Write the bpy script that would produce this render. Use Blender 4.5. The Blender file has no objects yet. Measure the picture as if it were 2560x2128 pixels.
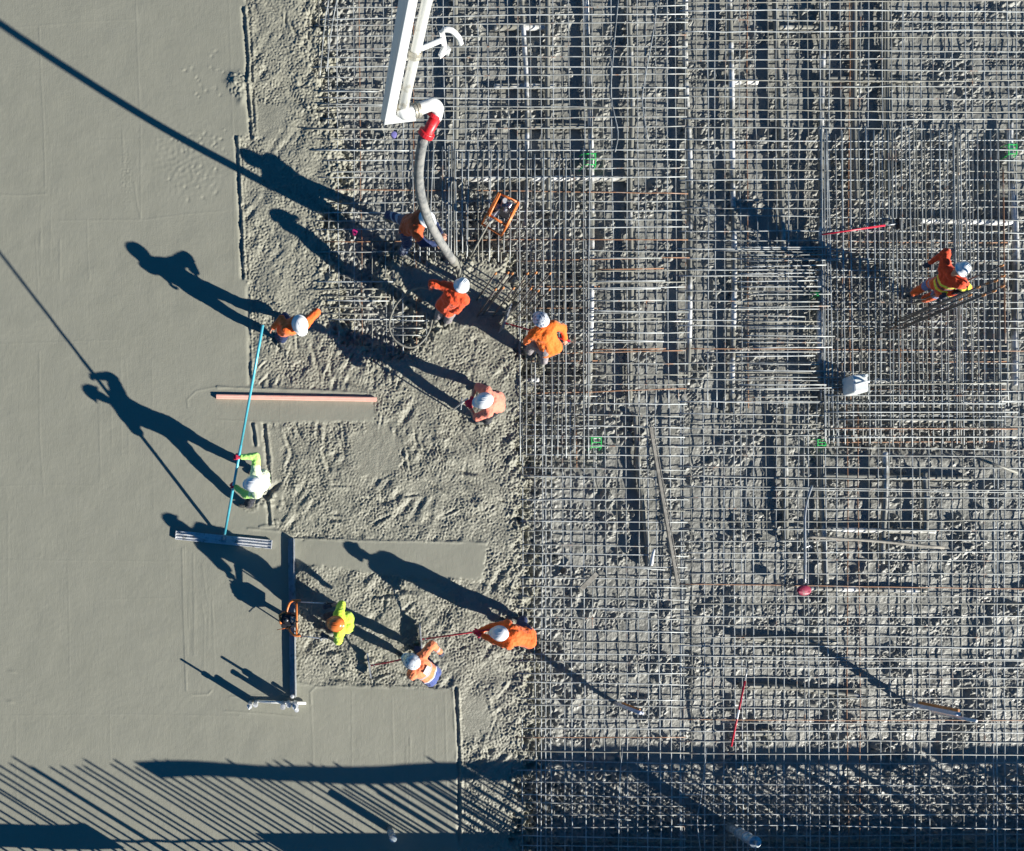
import bpy, math, random
import numpy as np
from mathutils import Vector, Matrix
random.seed(7)
SC = bpy.context.scene
COL = SC.collection
# ------------------------------------------------------------------ camera, world, sun, exposure
S = 122.0                      # photograph pixels per metre on the slab (photo is 2560 x 2128)
HC = 16.0                      # height of the drone above the slab
NX, NY = 725.0, 1440.0         # the point straight below the drone
cd = bpy.data.cameras.new('camera'); cam = bpy.data.objects.new('camera', cd); COL.objects.link(cam)
cam.location = ((NX-1280)/S, (1064-NY)/S, HC)
cd.sensor_width = 36; cd.lens = 36*HC*S/2560.0
cd.shift_x = (1280-NX)/2560.0; cd.shift_y = (NY-1064)/2560.0
cd.clip_start = .1; cd.clip_end = 400
SC.camera = cam
SUN_EL = math.atan(1/2.246)    # 24 degrees
sh = Vector((-233, 144, 0)).normalized()          # direction shadows run on the ground
toward = Vector((-sh.x*math.cos(SUN_EL), -sh.y*math.cos(SUN_EL), math.sin(SUN_EL)))
ld = bpy.data.lights.new('sun', 'SUN'); ld.energy = 5.0; ld.angle = math.radians(.5); ld.color = (1, .955, .86)
lo = bpy.data.objects.new('sun', ld); COL.objects.link(lo)
lo.rotation_euler = toward.to_track_quat('Z', 'Y').to_euler(); lo.location = (20, -20, 20)
w = bpy.data.worlds.new('World'); SC.world = w; w.use_nodes = True
nt = w.node_tree; bg = nt.nodes['Background']
sk = nt.nodes.new('ShaderNodeTexSky'); sk.sky_type = 'NISHITA'; sk.sun_disc = False
sk.sun_elevation = SUN_EL; sk.sun_rotation = math.atan2(toward.x, toward.y)
sk.air_density = 1.0; sk.dust_density = .3; sk.ozone_density = 4.0
tn = nt.nodes.new('ShaderNodeMix'); tn.data_type = 'RGBA'; tn.blend_type = 'MULTIPLY'; tn.inputs[0].default_value = 1
tn.inputs[7].default_value = (.08, .54, .82, 1)      # a deep, clean winter sky
nt.links.new(sk.outputs[0], tn.inputs[6]); nt.links.new(tn.outputs[2], bg.inputs[0]); bg.inputs[1].default_value = .05
SC.view_settings.view_transform = 'Standard'; SC.view_settings.look = 'None'
SC.view_settings.exposure = .93; SC.view_settings.gamma = 1

# ------------------------------------------------------------------ helpers
def W(px, py, z=0.0):
    """world point at height z seen at photograph pixel px, py"""
    k = (HC-z)/HC
    return Vector(((NX+(px-NX)*k-1280)/S, (1064-(NY+(py-NY)*k))/S, z))
def G(px, py, z=0.0):
    """world point straight above slab pixel px, py"""
    return Vector(((px-1280)/S, (1064-py)/S, z))

def tag(o, label=None, cat=None, group=None, kind=None):
    if label: o['label'] = label
    if cat: o['category'] = cat
    if group: o['group'] = group
    if kind: o['kind'] = kind
    return o
def empty(name, loc, label, cat, group=None):
    o = bpy.data.objects.new(name, None); COL.objects.link(o); o.location = loc
    o.empty_display_size = .2
    return tag(o, label, cat, group)

class MB:
    def __init__(s): s.v = []; s.f = []
    def box(s, c, sx, sy, sz, R=None):
        b = len(s.v); c = Vector(c)
        for x in (-1, 1):
            for y in (-1, 1):
                for z in (-1, 1):
                    p = Vector((x*sx/2, y*sy/2, z*sz/2))
                    if R is not None: p = R @ p
                    s.v.append(c+p)
        for q in ((0,1,3,2),(4,6,7,5),(0,4,5,1),(2,3,7,6),(0,2,6,4),(1,5,7,3)): s.f.append([b+i for i in q])
        return s
    def beam(s, a, b_, wd, ht, up=Vector((0,0,1)), w2=None, h2=None):
        a = Vector(a); b_ = Vector(b_); d = (b_-a).normalized()
        r = d.cross(up)
        if r.length < 1e-4: r = Vector((1,0,0))
        r.normalize(); u = r.cross(d).normalized()
        w2 = wd if w2 is None else w2; h2 = ht if h2 is None else h2
        n = len(s.v)
        for p, ww, hh in ((a, wd, ht), (b_, w2, h2)):
            for i, j in ((-1,-1),(1,-1),(1,1),(-1,1)): s.v.append(p+r*i*ww/2+u*j*hh/2)
        for q in ((0,1,2,3),(7,6,5,4),(0,4,5,1),(1,5,6,2),(2,6,7,3),(3,7,4,0)): s.f.append([n+i for i in q])
        return s
    def tube(s, pts, rad, n=8, cap=True, ell=None):
        pts = [Vector(p) for p in pts]; m = len(pts)
        if not hasattr(rad, '__len__'): rad = [rad]*m
        t0 = (pts[1]-pts[0]).normalized()
        ref = Vector((0,0,1)) if abs(t0.z) < .9 else Vector((1,0,0))
        u = t0.cross(ref).normalized(); base = len(s.v)
        for i in range(m):
            t = (pts[min(i+1, m-1)]-pts[max(i-1, 0)]).normalized()
            u = (u-t*u.dot(t)).normalized(); v = t.cross(u)
            for k in range(n):
                a = 2*math.pi*k/n
                s.v.append(pts[i]+(u*math.cos(a)+v*math.sin(a))*rad[i])
        for i in range(m-1):
            for k in range(n):
                a = base+i*n+k; b = base+i*n+(k+1) % n
                s.f.append([a, b, b+n, a+n])
        if cap:
            s.f.append([base+k for k in range(n)][::-1]); s.f.append([base+(m-1)*n+k for k in range(n)])
        return s
    def lathe(s, prof, M, n=20):
        """prof: (radius, height) list; M a 4x4 placing it"""
        base = len(s.v); m = len(prof)
        for r, h in prof:
            for k in range(n):
                a = 2*math.pi*k/n
                s.v.append(M @ Vector((r*math.cos(a), r*math.sin(a), h)))
        for i in range(m-1):
            for k in range(n):
                a = base+i*n+k; b = base+i*n+(k+1) % n
                s.f.append([a, b, b+n, a+n])
        s.f.append([base+k for k in range(n)][::-1]); s.f.append([base+(m-1)*n+k for k in range(n)])
        return s
    def capsule(s, a, b, ra, rb, n=12):
        a = Vector(a); b = Vector(b); d = b-a; L = d.length
        d = d/L if L > 1e-6 else Vector((0,0,1))
        ref = Vector((0,0,1)) if abs(d.z) < .9 else Vector((1,0,0))
        u = d.cross(ref).normalized(); v = d.cross(u)
        prof = []
        for i in range(5):
            t = math.pi/2*(i+.35)/5.0; prof.append((a-d*ra*math.cos(t), ra*math.sin(t)))
        for i in range(5):
            t = math.pi/2*(4-i+.35)/5.0; prof.append((b+d*rb*math.cos(t), rb*math.sin(t)))
        base = len(s.v)
        for c, r in prof:
            for k in range(n):
                t = 2*math.pi*k/n; s.v.append(c+(u*math.cos(t)+v*math.sin(t))*r)
        m = len(prof)
        for i in range(m-1):
            for k in range(n):
                p = base+i*n+k; q = base+i*n+(k+1) % n
                s.f.append([p, q, q+n, p+n])
        s.f.append([base+k for k in range(n)][::-1]); s.f.append([base+(m-1)*n+k for k in range(n)])
        return s
    def ball(s, c, rx, ry, rz, R=None, n=14, m=9):
        base = len(s.v); c = Vector(c)
        for i in range(m):
            t = math.pi*(i+.5)/m
            for k in range(n):
                a = 2*math.pi*k/n
                p = Vector((rx*math.sin(t)*math.cos(a), ry*math.sin(t)*math.sin(a), rz*math.cos(t)))
                if R is not None: p = R @ p
                s.v.append(c+p)
        for i in range(m-1):
            for k in range(n):
                p = base+i*n+k; q = base+i*n+(k+1) % n
                s.f.append([p, p+n, q+n, q])
        s.f.append([base+k for k in range(n)]); s.f.append([base+(m-1)*n+k for k in range(n)][::-1])
        return s
    def build(s, name, mat, parent=None, smooth=False, bevel=0, label=None):
        me = bpy.data.meshes.new(name)
        off = parent.matrix_basis.translation if parent is not None else Vector()
        if parent is not None and parent.parent is not None: off = off+parent.parent.matrix_basis.translation
        me.from_pydata([tuple(v-off) for v in s.v], [], s.f)
        me.materials.append(mat)
        if smooth: me.polygons.foreach_set('use_smooth', [True]*len(me.polygons))
        o = bpy.data.objects.new(name, me); COL.objects.link(o)
        if parent is not None: o.parent = parent
        if bevel:
            b = o.modifiers.new('b', 'BEVEL'); b.width = bevel; b.segments = 2; b.limit_method = 'ANGLE'
        if label: o['label'] = label
        return o

def smooth_path(pts, k=6):
    """Catmull-Rom through points"""
    P = [Vector(p) for p in pts]; P = [P[0]*2-P[1]]+P+[P[-1]*2-P[-2]]; out = []
    for i in range(1, len(P)-2):
        for j in range(k):
            t = j/k; a, b, c, d = P[i-1], P[i], P[i+1], P[i+2]
            out.append(.5*((2*b)+(-a+c)*t+(2*a-5*b+4*c-d)*t*t+(-a+3*b-3*c+d)*t**3))
    out.append(P[-2]); return out

# ------------------------------------------------------------------ materials
def new_mat(name):
    m = bpy.data.materials.new(name); m.use_nodes = True
    return m, m.node_tree, m.node_tree.nodes['Principled BSDF']
def ramp(nt, fac, stops):
    r = nt.nodes.new('ShaderNodeValToRGB'); el = r.color_ramp.elements
    el[0].position, el[0].color = stops[0][0], (*stops[0][1], 1)
    el[1].position, el[1].color = stops[-1][0], (*stops[-1][1], 1)
    for p, c in stops[1:-1]:
        e = el.new(p); e.color = (*c, 1)
    nt.links.new(fac, r.inputs[0]); return r.outputs[0]
def noise(nt, scale, detail=4, rough=.55, vec=None, dist=0):
    n = nt.nodes.new('ShaderNodeTexNoise'); n.inputs['Scale'].default_value = scale
    n.inputs['Detail'].default_value = detail; n.inputs['Roughness'].default_value = rough
    n.inputs['Distortion'].default_value = dist
    if vec is None:
        vec = nt.nodes.new('ShaderNodeNewGeometry').outputs['Position']
    nt.links.new(vec, n.inputs['Vector']); return n.outputs['Fac']
def bump(nt, bsdf, h, strength, dist):
    b = nt.nodes.new('ShaderNodeBump'); b.inputs['Strength'].default_value = strength; b.inputs['Distance'].default_value = dist
    nt.links.new(h, b.inputs['Height']); nt.links.new(b.outputs[0], bsdf.inputs['Normal'])
def mixc(nt, fac, a, b):
    m = nt.nodes.new('ShaderNodeMix'); m.data_type = 'RGBA'
    if hasattr(fac, 'links'): nt.links.new(fac, m.inputs[0])
    else: m.inputs[0].default_value = fac
    for s_, x in ((6, a), (7, b)):
        if hasattr(x, 'links'): nt.links.new(x, m.inputs[s_])
        else: m.inputs[s_].default_value = (*x, 1)
    return m.outputs[2]
def simple(name, col, rough=.6, metal=0, var=.25, scale=8, dirt=None, dirt_amt=.5, bmp=0, coat=0, dscale=6):
    m, nt, b = new_mat(name)
    f = noise(nt, scale, 4)
    d = tuple(c*(1-var) for c in col); l = tuple(min(1, c*(1+var*.5)) for c in col)
    c = ramp(nt, f, [(.3, d), (.7, l)])
    if dirt is not None:
        f2 = noise(nt, dscale, 6, .7)
        mk = ramp(nt, f2, [(max(0, 1-dirt_amt-.06), (0,0,0)), (min(1, 1-dirt_amt+.06), (1,1,1))])
        c = mixc(nt, mk, c, dirt)
    nt.links.new(c, b.inputs['Base Color'])
    b.inputs['Roughness'].default_value = rough; b.inputs['Metallic'].default_value = metal
    b.inputs['Coat Weight'].default_value = coat
    if bmp: bump(nt, b, noise(nt, scale*6, 3), bmp, .01)
    return m
MUD = (.24, .235, .20)
def concrete(name, kind):
    m, nt, b = new_mat(name)
    n1 = noise(nt, .35, 5, .6); n2 = noise(nt, 3.5, 6, .65); n3 = noise(nt, 60, 3, .6)
    if kind == 'smooth':
        c1 = ramp(nt, n1, [(.3, (.236, .233, .184)), (.7, (.266, .262, .210))])
        c2 = ramp(nt, n2, [(.35, (.236, .233, .186)), (.65, (.262, .258, .210))])
        c = mixc(nt, .5, c1, c2)
        b.inputs['Roughness'].default_value = .62
        mp = nt.nodes.new('ShaderNodeMapping'); mp.inputs['Scale'].default_value = (9, 1.2, 1)
        nt.links.new(nt.nodes.new('ShaderNodeNewGeometry').outputs['Position'], mp.inputs['Vector'])
        st = noise(nt, 3, 3, .5, mp.outputs[0])
        ad = nt.nodes.new('ShaderNodeMath'); ad.operation = 'MULTIPLY_ADD'; ad.inputs[1].default_value = 1.6
        nt.links.new(noise(nt, 38, 3, .5), ad.inputs[0]); nt.links.new(st, ad.inputs[2])
        bump(nt, b, ad.outputs[0], .34, .006)
    elif kind == 'rough':
        c1 = ramp(nt, n1, [(.3, (.24, .234, .186)), (.7, (.285, .277, .22))])
        c2 = ramp(nt, n2, [(.35, (.205, .20, .158)), (.65, (.295, .287, .228))])
        c = mixc(nt, .5, c1, c2)
        b.inputs['Roughness'].default_value = .5
        bump(nt, b, noise(nt, 34, 4, .6, dist=.5), .75, .016)
    else:
        c1 = ramp(nt, n1, [(.3, (.215, .216, .194)), (.7, (.275, .274, .248))])
        c2 = ramp(nt, n2, [(.34, (.16, .16, .14)), (.5, (.24, .239, .215)), (.68, (.30, .30, .272))])
        c = mixc(nt, .55, c1, c2)
        rr = ramp(nt, n2, [(.4, (.35,.35,.35)), (.6, (.6,.6,.6))])
        nt.links.new(rr, b.inputs['Roughness'])
        bump(nt, b, noise(nt, 30, 4, .6), .7, .015)
    nt.links.new(c, b.inputs['Base Color'])
    return m
M_SMOOTH = concrete('smooth_concrete', 'smooth'); M_ROUGH = concrete('rough_concrete', 'rough'); M_BASE = concrete('blinding', 'base')
def bar_mat(name, rust, base=(.56, .57, .56)):
    m, nt, b = new_mat(name)
    f = noise(nt, 2.6, 7, .8)
    c0 = ramp(nt, noise(nt, 3, 6, .7), [(.38, tuple(x*.55 for x in base)), (.6, base)])
    mk = ramp(nt, f, [(1-rust-.05, (0,0,0)), (1-rust+.05, (1,1,1))])
    c = mixc(nt, mk, c0, (.30, .155, .085))
    nt.links.new(c, b.inputs['Base Color']); b.inputs['Roughness'].default_value = .5; b.inputs['Metallic'].default_value = .15
    return m
M_BAR = [bar_mat('bar_steel', .39, (.40,.42,.41)), bar_mat('bar_steel_b', .34, (.54,.565,.56)), bar_mat('bar_rusty', .55, (.44,.38,.33)), bar_mat('bar_muddy', .30, (.34,.335,.29))]
M_DBAR = bar_mat('bar_dark', .36, (.16,.15,.14))
M_DUCT = simple('duct_white', (.80, .80, .78), .4, var=.12, scale=3, dirt=MUD, dirt_amt=.53, dscale=1.5)
M_DUCT2 = simple('duct_muddy', (.70, .70, .68), .5, var=.12, scale=3, dirt=MUD, dirt_amt=.63, dscale=1.3)
M_WPIPE = simple('pipe_white', (.8, .8, .78), .35, var=.12, scale=5, dirt=MUD, dirt_amt=.38)
M_BOOMP = simple('pipe_offwhite', (.60, .60, .57), .4, var=.15, scale=3, dirt=(.42,.40,.34), dirt_amt=.4)
M_BOOM = simple('boom_white', (.74, .74, .72), .38, var=.06, scale=3, dirt=(.55,.52,.45), dirt_amt=.3)
M_BOOMD = simple('clamp_steel', (.42, .40, .34), .5, .4, dirt=(.2,.16,.11), dirt_amt=.45)
M_RED = simple('red_rubber', (.62, .02, .03), .4, var=.25, dirt=(.3,.2,.18), dirt_amt=.33)
M_REDT = simple('red_paint', (.60, .02, .05), .4, var=.2, dirt=MUD, dirt_amt=.36)
M_HOSE = simple('hose_rubber', (.19, .195, .195), .7, var=.35, scale=6, dirt=(.26,.255,.24), dirt_amt=.5, bmp=.5)
M_HOSED = simple('hose_mud', (.22, .215, .185), .8, var=.35, scale=9, bmp=.8)
M_ORANGE = simple('orange_frame', (.75, .21, .05), .4, var=.15, dirt=MUD, dirt_amt=.3)
M_BLACK = simple('black_plastic', (.025, .025, .03), .4, var=.3)
M_ENG = simple('engine_metal', (.34, .33, .32), .35, .7, var=.6, scale=25)
M_ALU = simple('aluminium', (.72, .73, .74), .35, .35, var=.15, dirt=MUD, dirt_amt=.4, scale=9)
M_ALUB = simple('aluminium_dull', (.45, .47, .49), .45, .5, var=.3, dirt=MUD, dirt_amt=.4, scale=9)
M_CYAN = simple('cyan_pole', (.10, .50, .62), .35, .3, var=.15, dirt=(.4,.5,.5), dirt_amt=.32)
M_SALMON = simple('salmon_bar', (.92, .50, .40), .45, var=.12, dirt=(.6,.45,.38), dirt_amt=.36)
M_WOOD = simple('muddy_timber', (.30, .28, .24), .8, var=.35, scale=12, bmp=.4)
M_GREEN = simple('green_plastic', (.05, .65, .14), .45, var=.2)
M_CAN = simple('can_plastic', (.74, .77, .76), .4, var=.08, dirt=(.45,.44,.4), dirt_amt=.3)
M_CAP = simple('rust_cap', (.62, .25, .08), .6, var=.2)
M_SKIN = simple('skin', (.52, .27, .18), .5, var=.1, scale=20)
M_NAVY = simple('navy_cloth', (.018, .035, .11), .85, var=.4, scale=14, bmp=.5)
M_GREYC = simple('grey_trousers', (.30, .27, .28), .9, var=.35, scale=10, dirt=MUD, dirt_amt=.42)
M_DARKC = simple('dark_trousers', (.035, .037, .05), .9, var=.4, scale=12, dirt=(.12,.115,.1), dirt_amt=.4)
M_BOOT = simple('gum_boot', (.05, .05, .048), .6, var=.4, dirt=MUD, dirt_amt=.52)
M_HATW = simple('hat_white', (.84, .86, .88), .25, var=.06, coat=.3)
M_HATM = simple('hat_stickers', (.80, .82, .86), .3, var=.06, dirt=(.12,.15,.22), dirt_amt=.46, dscale=22)
M_HATO = simple('hat_orange', (.80, .20, .04), .25, var=.08, coat=.4)
M_GLR = simple('red_glove', (.70, .03, .08), .7, var=.3)
M_GLB = simple('dark_glove', (.03, .04, .07), .7, var=.3)
def cloth(name, col, bands=(), rough=.8, var=.12):
    """bands: (origin, direction, lo, hi, colour) in the person's own coordinates"""
    m, nt, b = new_mat(name)
    tc = nt.nodes.new('ShaderNodeTexCoord')
    c = ramp(nt, noise(nt, 5, 4, .55, tc.outputs['Object']), [(.3, tuple(x*(1-var) for x in col)), (.7, col)])
    for o, d, a, e, cc in bands:
        s1 = nt.nodes.new('ShaderNodeVectorMath'); s1.operation = 'SUBTRACT'; s1.inputs[1].default_value = o
        nt.links.new(tc.outputs['Object'], s1.inputs[0])
        dp = nt.nodes.new('ShaderNodeVectorMath'); dp.operation = 'DOT_PRODUCT'; dp.inputs[1].default_value = d
        nt.links.new(s1.outputs[0], dp.inputs[0])
        cm = nt.nodes.new('ShaderNodeMath'); cm.operation = 'COMPARE'
        cm.inputs[1].default_value = (a+e)/2; cm.inputs[2].default_value = abs(e-a)/2
        nt.links.new(dp.outputs['Value'], cm.inputs[0])
        c = mixc(nt, cm.outputs[0], c, cc)
    nt.links.new(c, b.inputs['Base Color']); b.inputs['Roughness'].default_value = rough
    b.inputs['Sheen Weight'].default_value = .2
    bump(nt, b, noise(nt, 14, 3, .5, tc.outputs['Object'], 1.0), .6, .02)
    return m

# ------------------------------------------------------------------ the ground as one height field, split into three surfaces
CELL = 2.2
U = np.arange(-130, 2700, CELL); V = np.arange(-110, 2300, CELL)
NU, NV = len(U), len(V)
UU, VV = np.meshgrid(U, V)
rng = np.random.default_rng(11)
def band(lam, bw=.45, aspect=1.0, ang=0.0):
    """unit-variance noise whose features are about lam pixels across"""
    H, Wd = 2048, 2048
    fy = np.fft.fftfreq(H)[:, None]/CELL; fx = np.fft.rfftfreq(Wd)[None, :]/CELL
    ca, sa = math.cos(ang), math.sin(ang)
    a = (fx*ca+fy*sa)*aspect; b = (-fx*sa+fy*ca)
    f = np.sqrt(a*a+b*b)+1e-9
    env = np.exp(-(np.log(f*lam)/bw)**2)
    sp = np.fft.rfft2(rng.standard_normal((H, Wd)))*env
    n = np.fft.irfft2(sp, s=(H, Wd))[:NV, :NU]
    return n/n.std()
def sstep(x, a, b):
    t = np.clip((x-a)/(b-a), 0, 1); return t*t*(3-2*t)
def segdist(pts, closed=False):
    d = np.full(UU.shape, 1e9); P = list(pts)+([pts[0]] if closed else [])
    for (x0, y0), (x1, y1) in zip(P[:-1], P[1:]):
        dx, dy = x1-x0, y1-y0; L = dx*dx+dy*dy+1e-9
        t = np.clip(((UU-x0)*dx+(VV-y0)*dy)/L, 0, 1)
        d = np.minimum(d, np.hypot(UU-x0-t*dx, VV-y0-t*dy))
    return d
def inside(pts):
    c = np.zeros(UU.shape, bool); n = len(pts)
    for i in range(n):
        x0, y0 = pts[i]; x1, y1 = pts[(i+1) % n]
        if y0 == y1: continue
        c ^= ((y0 > VV) != (y1 > VV)) & (UU < (x1-x0)*(VV-y0)/(y1-y0)+x0)
    return c
def sdf(pts):
    d = segdist(pts, True); return np.where(inside(pts), d, -d)
SMOOTH = [(-400,-400),(606,-400),(612,60),(617,200),(622,330),(596,345),(600,520),(606,690),(622,715),(628,962),(700,968),(800,972),(938,984),(934,1052),(800,1056),(655,1058),
          (664,1180),(672,1310),(735,1345),(900,1350),(1220,1352),(1206,1450),(1000,1440),(735,1408),(735,1700),(790,1712),(1000,1716),(1130,1722),(1146,1760),(1150,2600),(-400,2600)]
POUR = [(-400,-400),(785,-400),(782,0),(785,100),(798,250),(800,300),(838,350),(842,470),(812,540),(812,640),(830,760),(840,850),(880,880),(985,905),(1065,860),(1075,800),(1050,740),(985,720),(960,690),(1000,650),
        (1080,655),(1150,650),(1215,625),(1258,650),(1282,700),(1292,760),(1316,880),(1312,960),(1300,1060),(1300,1170),(1288,1300),(1308,1450),(1300,1560),(1312,1650),(1322,1800),(1300,1900),(1290,2000),(1300,2600),(-400,2600)]
sm_n = band(60, .6)*3
dS = sdf(SMOOTH)+band(22)*1.5
dP = sdf(POUR)+band(90, .6)*9+band(26)*6
mS = sstep(dS, -5, 5)
mP = sstep(dP, -55, 12)
n8 = band(9, .4); n14 = band(16, .4); n45 = band(48, .5); n110 = band(120, .5)
furA = band(30, .4, 3.0, .5); furB = band(30, .4, 3.0, 2.2)
zone = sstep(band(260, .5), -.4, .6)
fur = furA*zone+furB*(1-zone)
amp = .75+.5*sstep(band(170, .5), -.6, 1.0)
n7 = band(7.5, .35)
rough = (.0052*n7+.0034*n8+.0030*n14)*amp+.0045*n45*amp+.012*np.clip(fur, -2.5, 1.0)*sstep(band(140), -.2, 1.0)+.008*n110
# rougher, furrowed zones
def blob(cx, cy, rx, ry, ang=0):
    c, s_ = math.cos(ang), math.sin(ang); x = UU-cx; y = VV-cy
    return np.exp(-(((x*c+y*s_)/rx)**2+((-x*s_+y*c)/ry)**2))
def add_blob(Z, cx, cy, rx, ry, ang, h):
    R = 3*max(rx, ry)
    i0, i1 = np.searchsorted(V, [cy-R, cy+R]); j0, j1 = np.searchsorted(U, [cx-R, cx+R])
    if i1 <= i0 or j1 <= j0: return
    c, s_ = math.cos(ang), math.sin(ang); x = UU[i0:i1, j0:j1]-cx; y = VV[i0:i1, j0:j1]-cy
    Z[i0:i1, j0:j1] += h*np.exp(-(((x*c+y*s_)/rx)**2+((-x*s_+y*c)/ry)**2))
def gouges(Z, n, x0, x1, y0, y1, ang, spread, L=(6, 30), Wd=(2.5, 6), H=(-.038, -.008)):
    for _ in range(int(n*.6)):
        a = ang+random.gauss(0, spread); cx, cy = random.uniform(x0, x1), random.uniform(y0, y1)
        l = random.uniform(*L); wd = random.uniform(*Wd); h = random.uniform(*H)
        add_blob(Z, cx, cy, l, wd, a, h)
        add_blob(Z, cx-math.sin(a)*wd*1.9, cy+math.cos(a)*wd*1.9, l*.9, wd*.9, a, -h*.6)
gouges(rough, 38, 645, 780, 20, 700, 1.3, .6)
gouges(rough, 60, 650, 1000, 850, 965, 1.9, .5)
gouges(rough, 40, 720, 1180, 1060, 1180, 1.4, .4, (16, 42))
gouges(rough, 34, 700, 1260, 1180, 1340, .15, .4)
gouges(rough, 22, 900, 1280, 1060, 1180, 1.2, .4)
gouges(rough, 26, 950, 1290, 1440, 1540, .3, .5, (12, 26))
gouges(rough, 22, 1180, 1300, 1700, 1950, 2.2, .4)
gouges(rough, 30, 760, 1240, 1600, 1700, .1, .3, (12, 26), (2.5, 5), (-.03, -.012))
# trowelled patches inside the rough zone
for q in ([(640,262),(720,262),(700,340),(640,345)], [(1155,1745),(1215,1740),(1225,1830),(1157,1845)], [(670,1062),(700,1062),(705,1300),(678,1300)], [(880,1080),(1010,1090),(1000,1170),(900,1190)], [(920,1060),(985,1062),(980,1090),(920,1090)]):
    rough *= 1-.82*sstep(sdf(q)+band(30)*4, -8, 8)
rough += -.012+.02*sstep(dS, -30, 0)*0
smoothz = .0004*band(46, .6)+.0014*n110+.0003*n14
def ridge(Z, pts, wd, h, n=None, wob=0):
    d = segdist(pts)
    if wob: d = np.abs(d+wob*band(60))
    m = h*np.exp(-(d/wd)**2)
    if n is not None: m = m*n
    Z += m
top = smoothz*mS+rough*(1-mS)
brk = .7+.3*sstep(band(45, .5), -.7, .5)
ED = [([(614,22),(620,100),(625,150),(622,200),(634,345)], 3, .045), ([(628,20),(632,100),(640,300),(641,340)], 3, .022),
      ([(596,345),(601,420),(604,480),(609,600),(613,695)], 3.2, .045), ([(606,345),(612,480),(622,600),(622,700)], 3, .02),
      ([(626,720),(629,850),(631,960)], 2.6, .028), ([(637,1062),(641,1085),(644,1112)], 3.5, .04), ([(667,1062),(672,1110),(679,1200)], 3, .028), ([(676,1255),(680,1310)], 3.5, .035),
      ([(1146,1722),(1149,1800),(1153,1900),(1154,2110)], 3.4, .04), ([(1133,1730),(1137,1800),(1144,1900)], 3, .018),
      ([(545,968),(640,972),(760,975),(850,980),(936,985)], 2.5, .018), ([(620,1322),(700,1328),(735,1340)], 3, .016), ([(650,1318),(690,1314),(715,1325)], 2.6, .02),
      ([(735,1346),(900,1352),(1050,1354),(1215,1358)], 2.2, .014), ([(735,1412),(900,1430),(1010,1445),(1180,1452)], 3, .012), ([(735,1708),(800,1714),(1000,1716),(1120,1722)], 2.6, .012)]
for p, wd, h in ED:
    if h > .02: ridge(top, [(x-7, y) for x, y in p] if abs(p[0][0]-p[-1][0]) < 40 else [(x, y-7) for x, y in p], 4.5, -h*.8, brk)
    ridge(top, p, wd, h, brk, wob=1.2)
# faint float and screed marks on the finished slab
FM = [([(98,66),(103,200),(110,330),(113,470)], 1.6, .004), ([(340,0),(345,160),(352,330),(352,545)], 1.6, .003), ([(306,330),(310,420)], 1.5, .003), ([(0,72),(98,64),(230,55),(340,48)], 1.5, .0022),
      ([(0,487),(60,489),(115,485)], 2.5, .0035), ([(150,552),(360,550),(460,536),(560,528)], 1.8, .0028), ([(218,548),(220,640),(224,700)], 1.6, .0028), ([(572,0),(578,180),(584,400),(586,700)], 2, .0025),
      ([(336,455),(341,500),(352,545)], 2.5, .004), ([(150,600),(150,700)], 2.2, .004), ([(240,350),(400,346),(560,343)], 1.5, .002), ([(0,860),(120,856),(300,850)], 1.6, .0022), ([(98,880),(100,1100),(110,1240)], 2, .0028),
      ([(0,1216),(100,1212),(240,1214)], 1.6, .002), ([(456,1372),(458,1500),(463,1640),(466,1728),(480,1738),(520,1736),(529,1726)], 2, .007), ([(462,1366),(463,1500),(468,1640)], 1.4, .004),
      ([(505,1410),(512,1460),(518,1500)], 2, .003), ([(0,1400),(200,1402),(456,1404)], 1.3, .002), ([(575,1742),(680,1738),(740,1740)], 2, .006), ([(560,1778),(660,1784),(740,1792)], 2, .006),
      ([(778,1760),(776,1730),(790,1716)], 2.2, .008), ([(777,1750),(782,1850),(784,2100)], 1.5, .004), ([(40,1790),(42,2000)], 1.5, .0025), ([(274,1780),(276,1900)], 1.5, .0025), ([(0,1790),(300,1786),(600,1790)], 1.4, .002),
      ([(880,1730),(880,1900),(884,2080)], 1.5, .003), ([(980,1740),(984,1900),(986,2090)], 1.6, .003), ([(1112,1735),(1116,1900),(1120,2090)], 1.8, .0035), ([(1025,1840),(1022,2060)], 2.2, .0035),
      ([(540,1062),(470,1020),(468,1000),(490,978),(540,968)], 1.8, .006), ([(540,1050),(700,1056)], 1.6, .004), ([(700,1062),(701,1010)], 1.2, .003), ([(20,1280),(20,1500)], 1.8, .002), ([(170,1420),(175,1700)], 1.6, .0025), ([(90,600),(96,760)], 1.4, .0022), ([(380,900),(384,1280)], 1.6, .002), ([(250,1500),(440,1494)], 1.4, .002)]
for p, wd, h in FM: ridge(top, p, wd, h, .5+.5*brk)
for x0, x1, y0, y1, n in ((470,500,1370,1730,7), (500,530,1390,1700,5), (90,130,500,700,5), (200,330,880,1200,5), (1000,1100,1740,2080,5)):
    for i in range(n):
        x = random.uniform(x0, x1); a = random.uniform(y0, (y0+y1)/2)
        ridge(top, [(x, a), (x+random.uniform(-4, 8), random.uniform((y0+y1)/2, y1))], 1.6, .0022)
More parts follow.
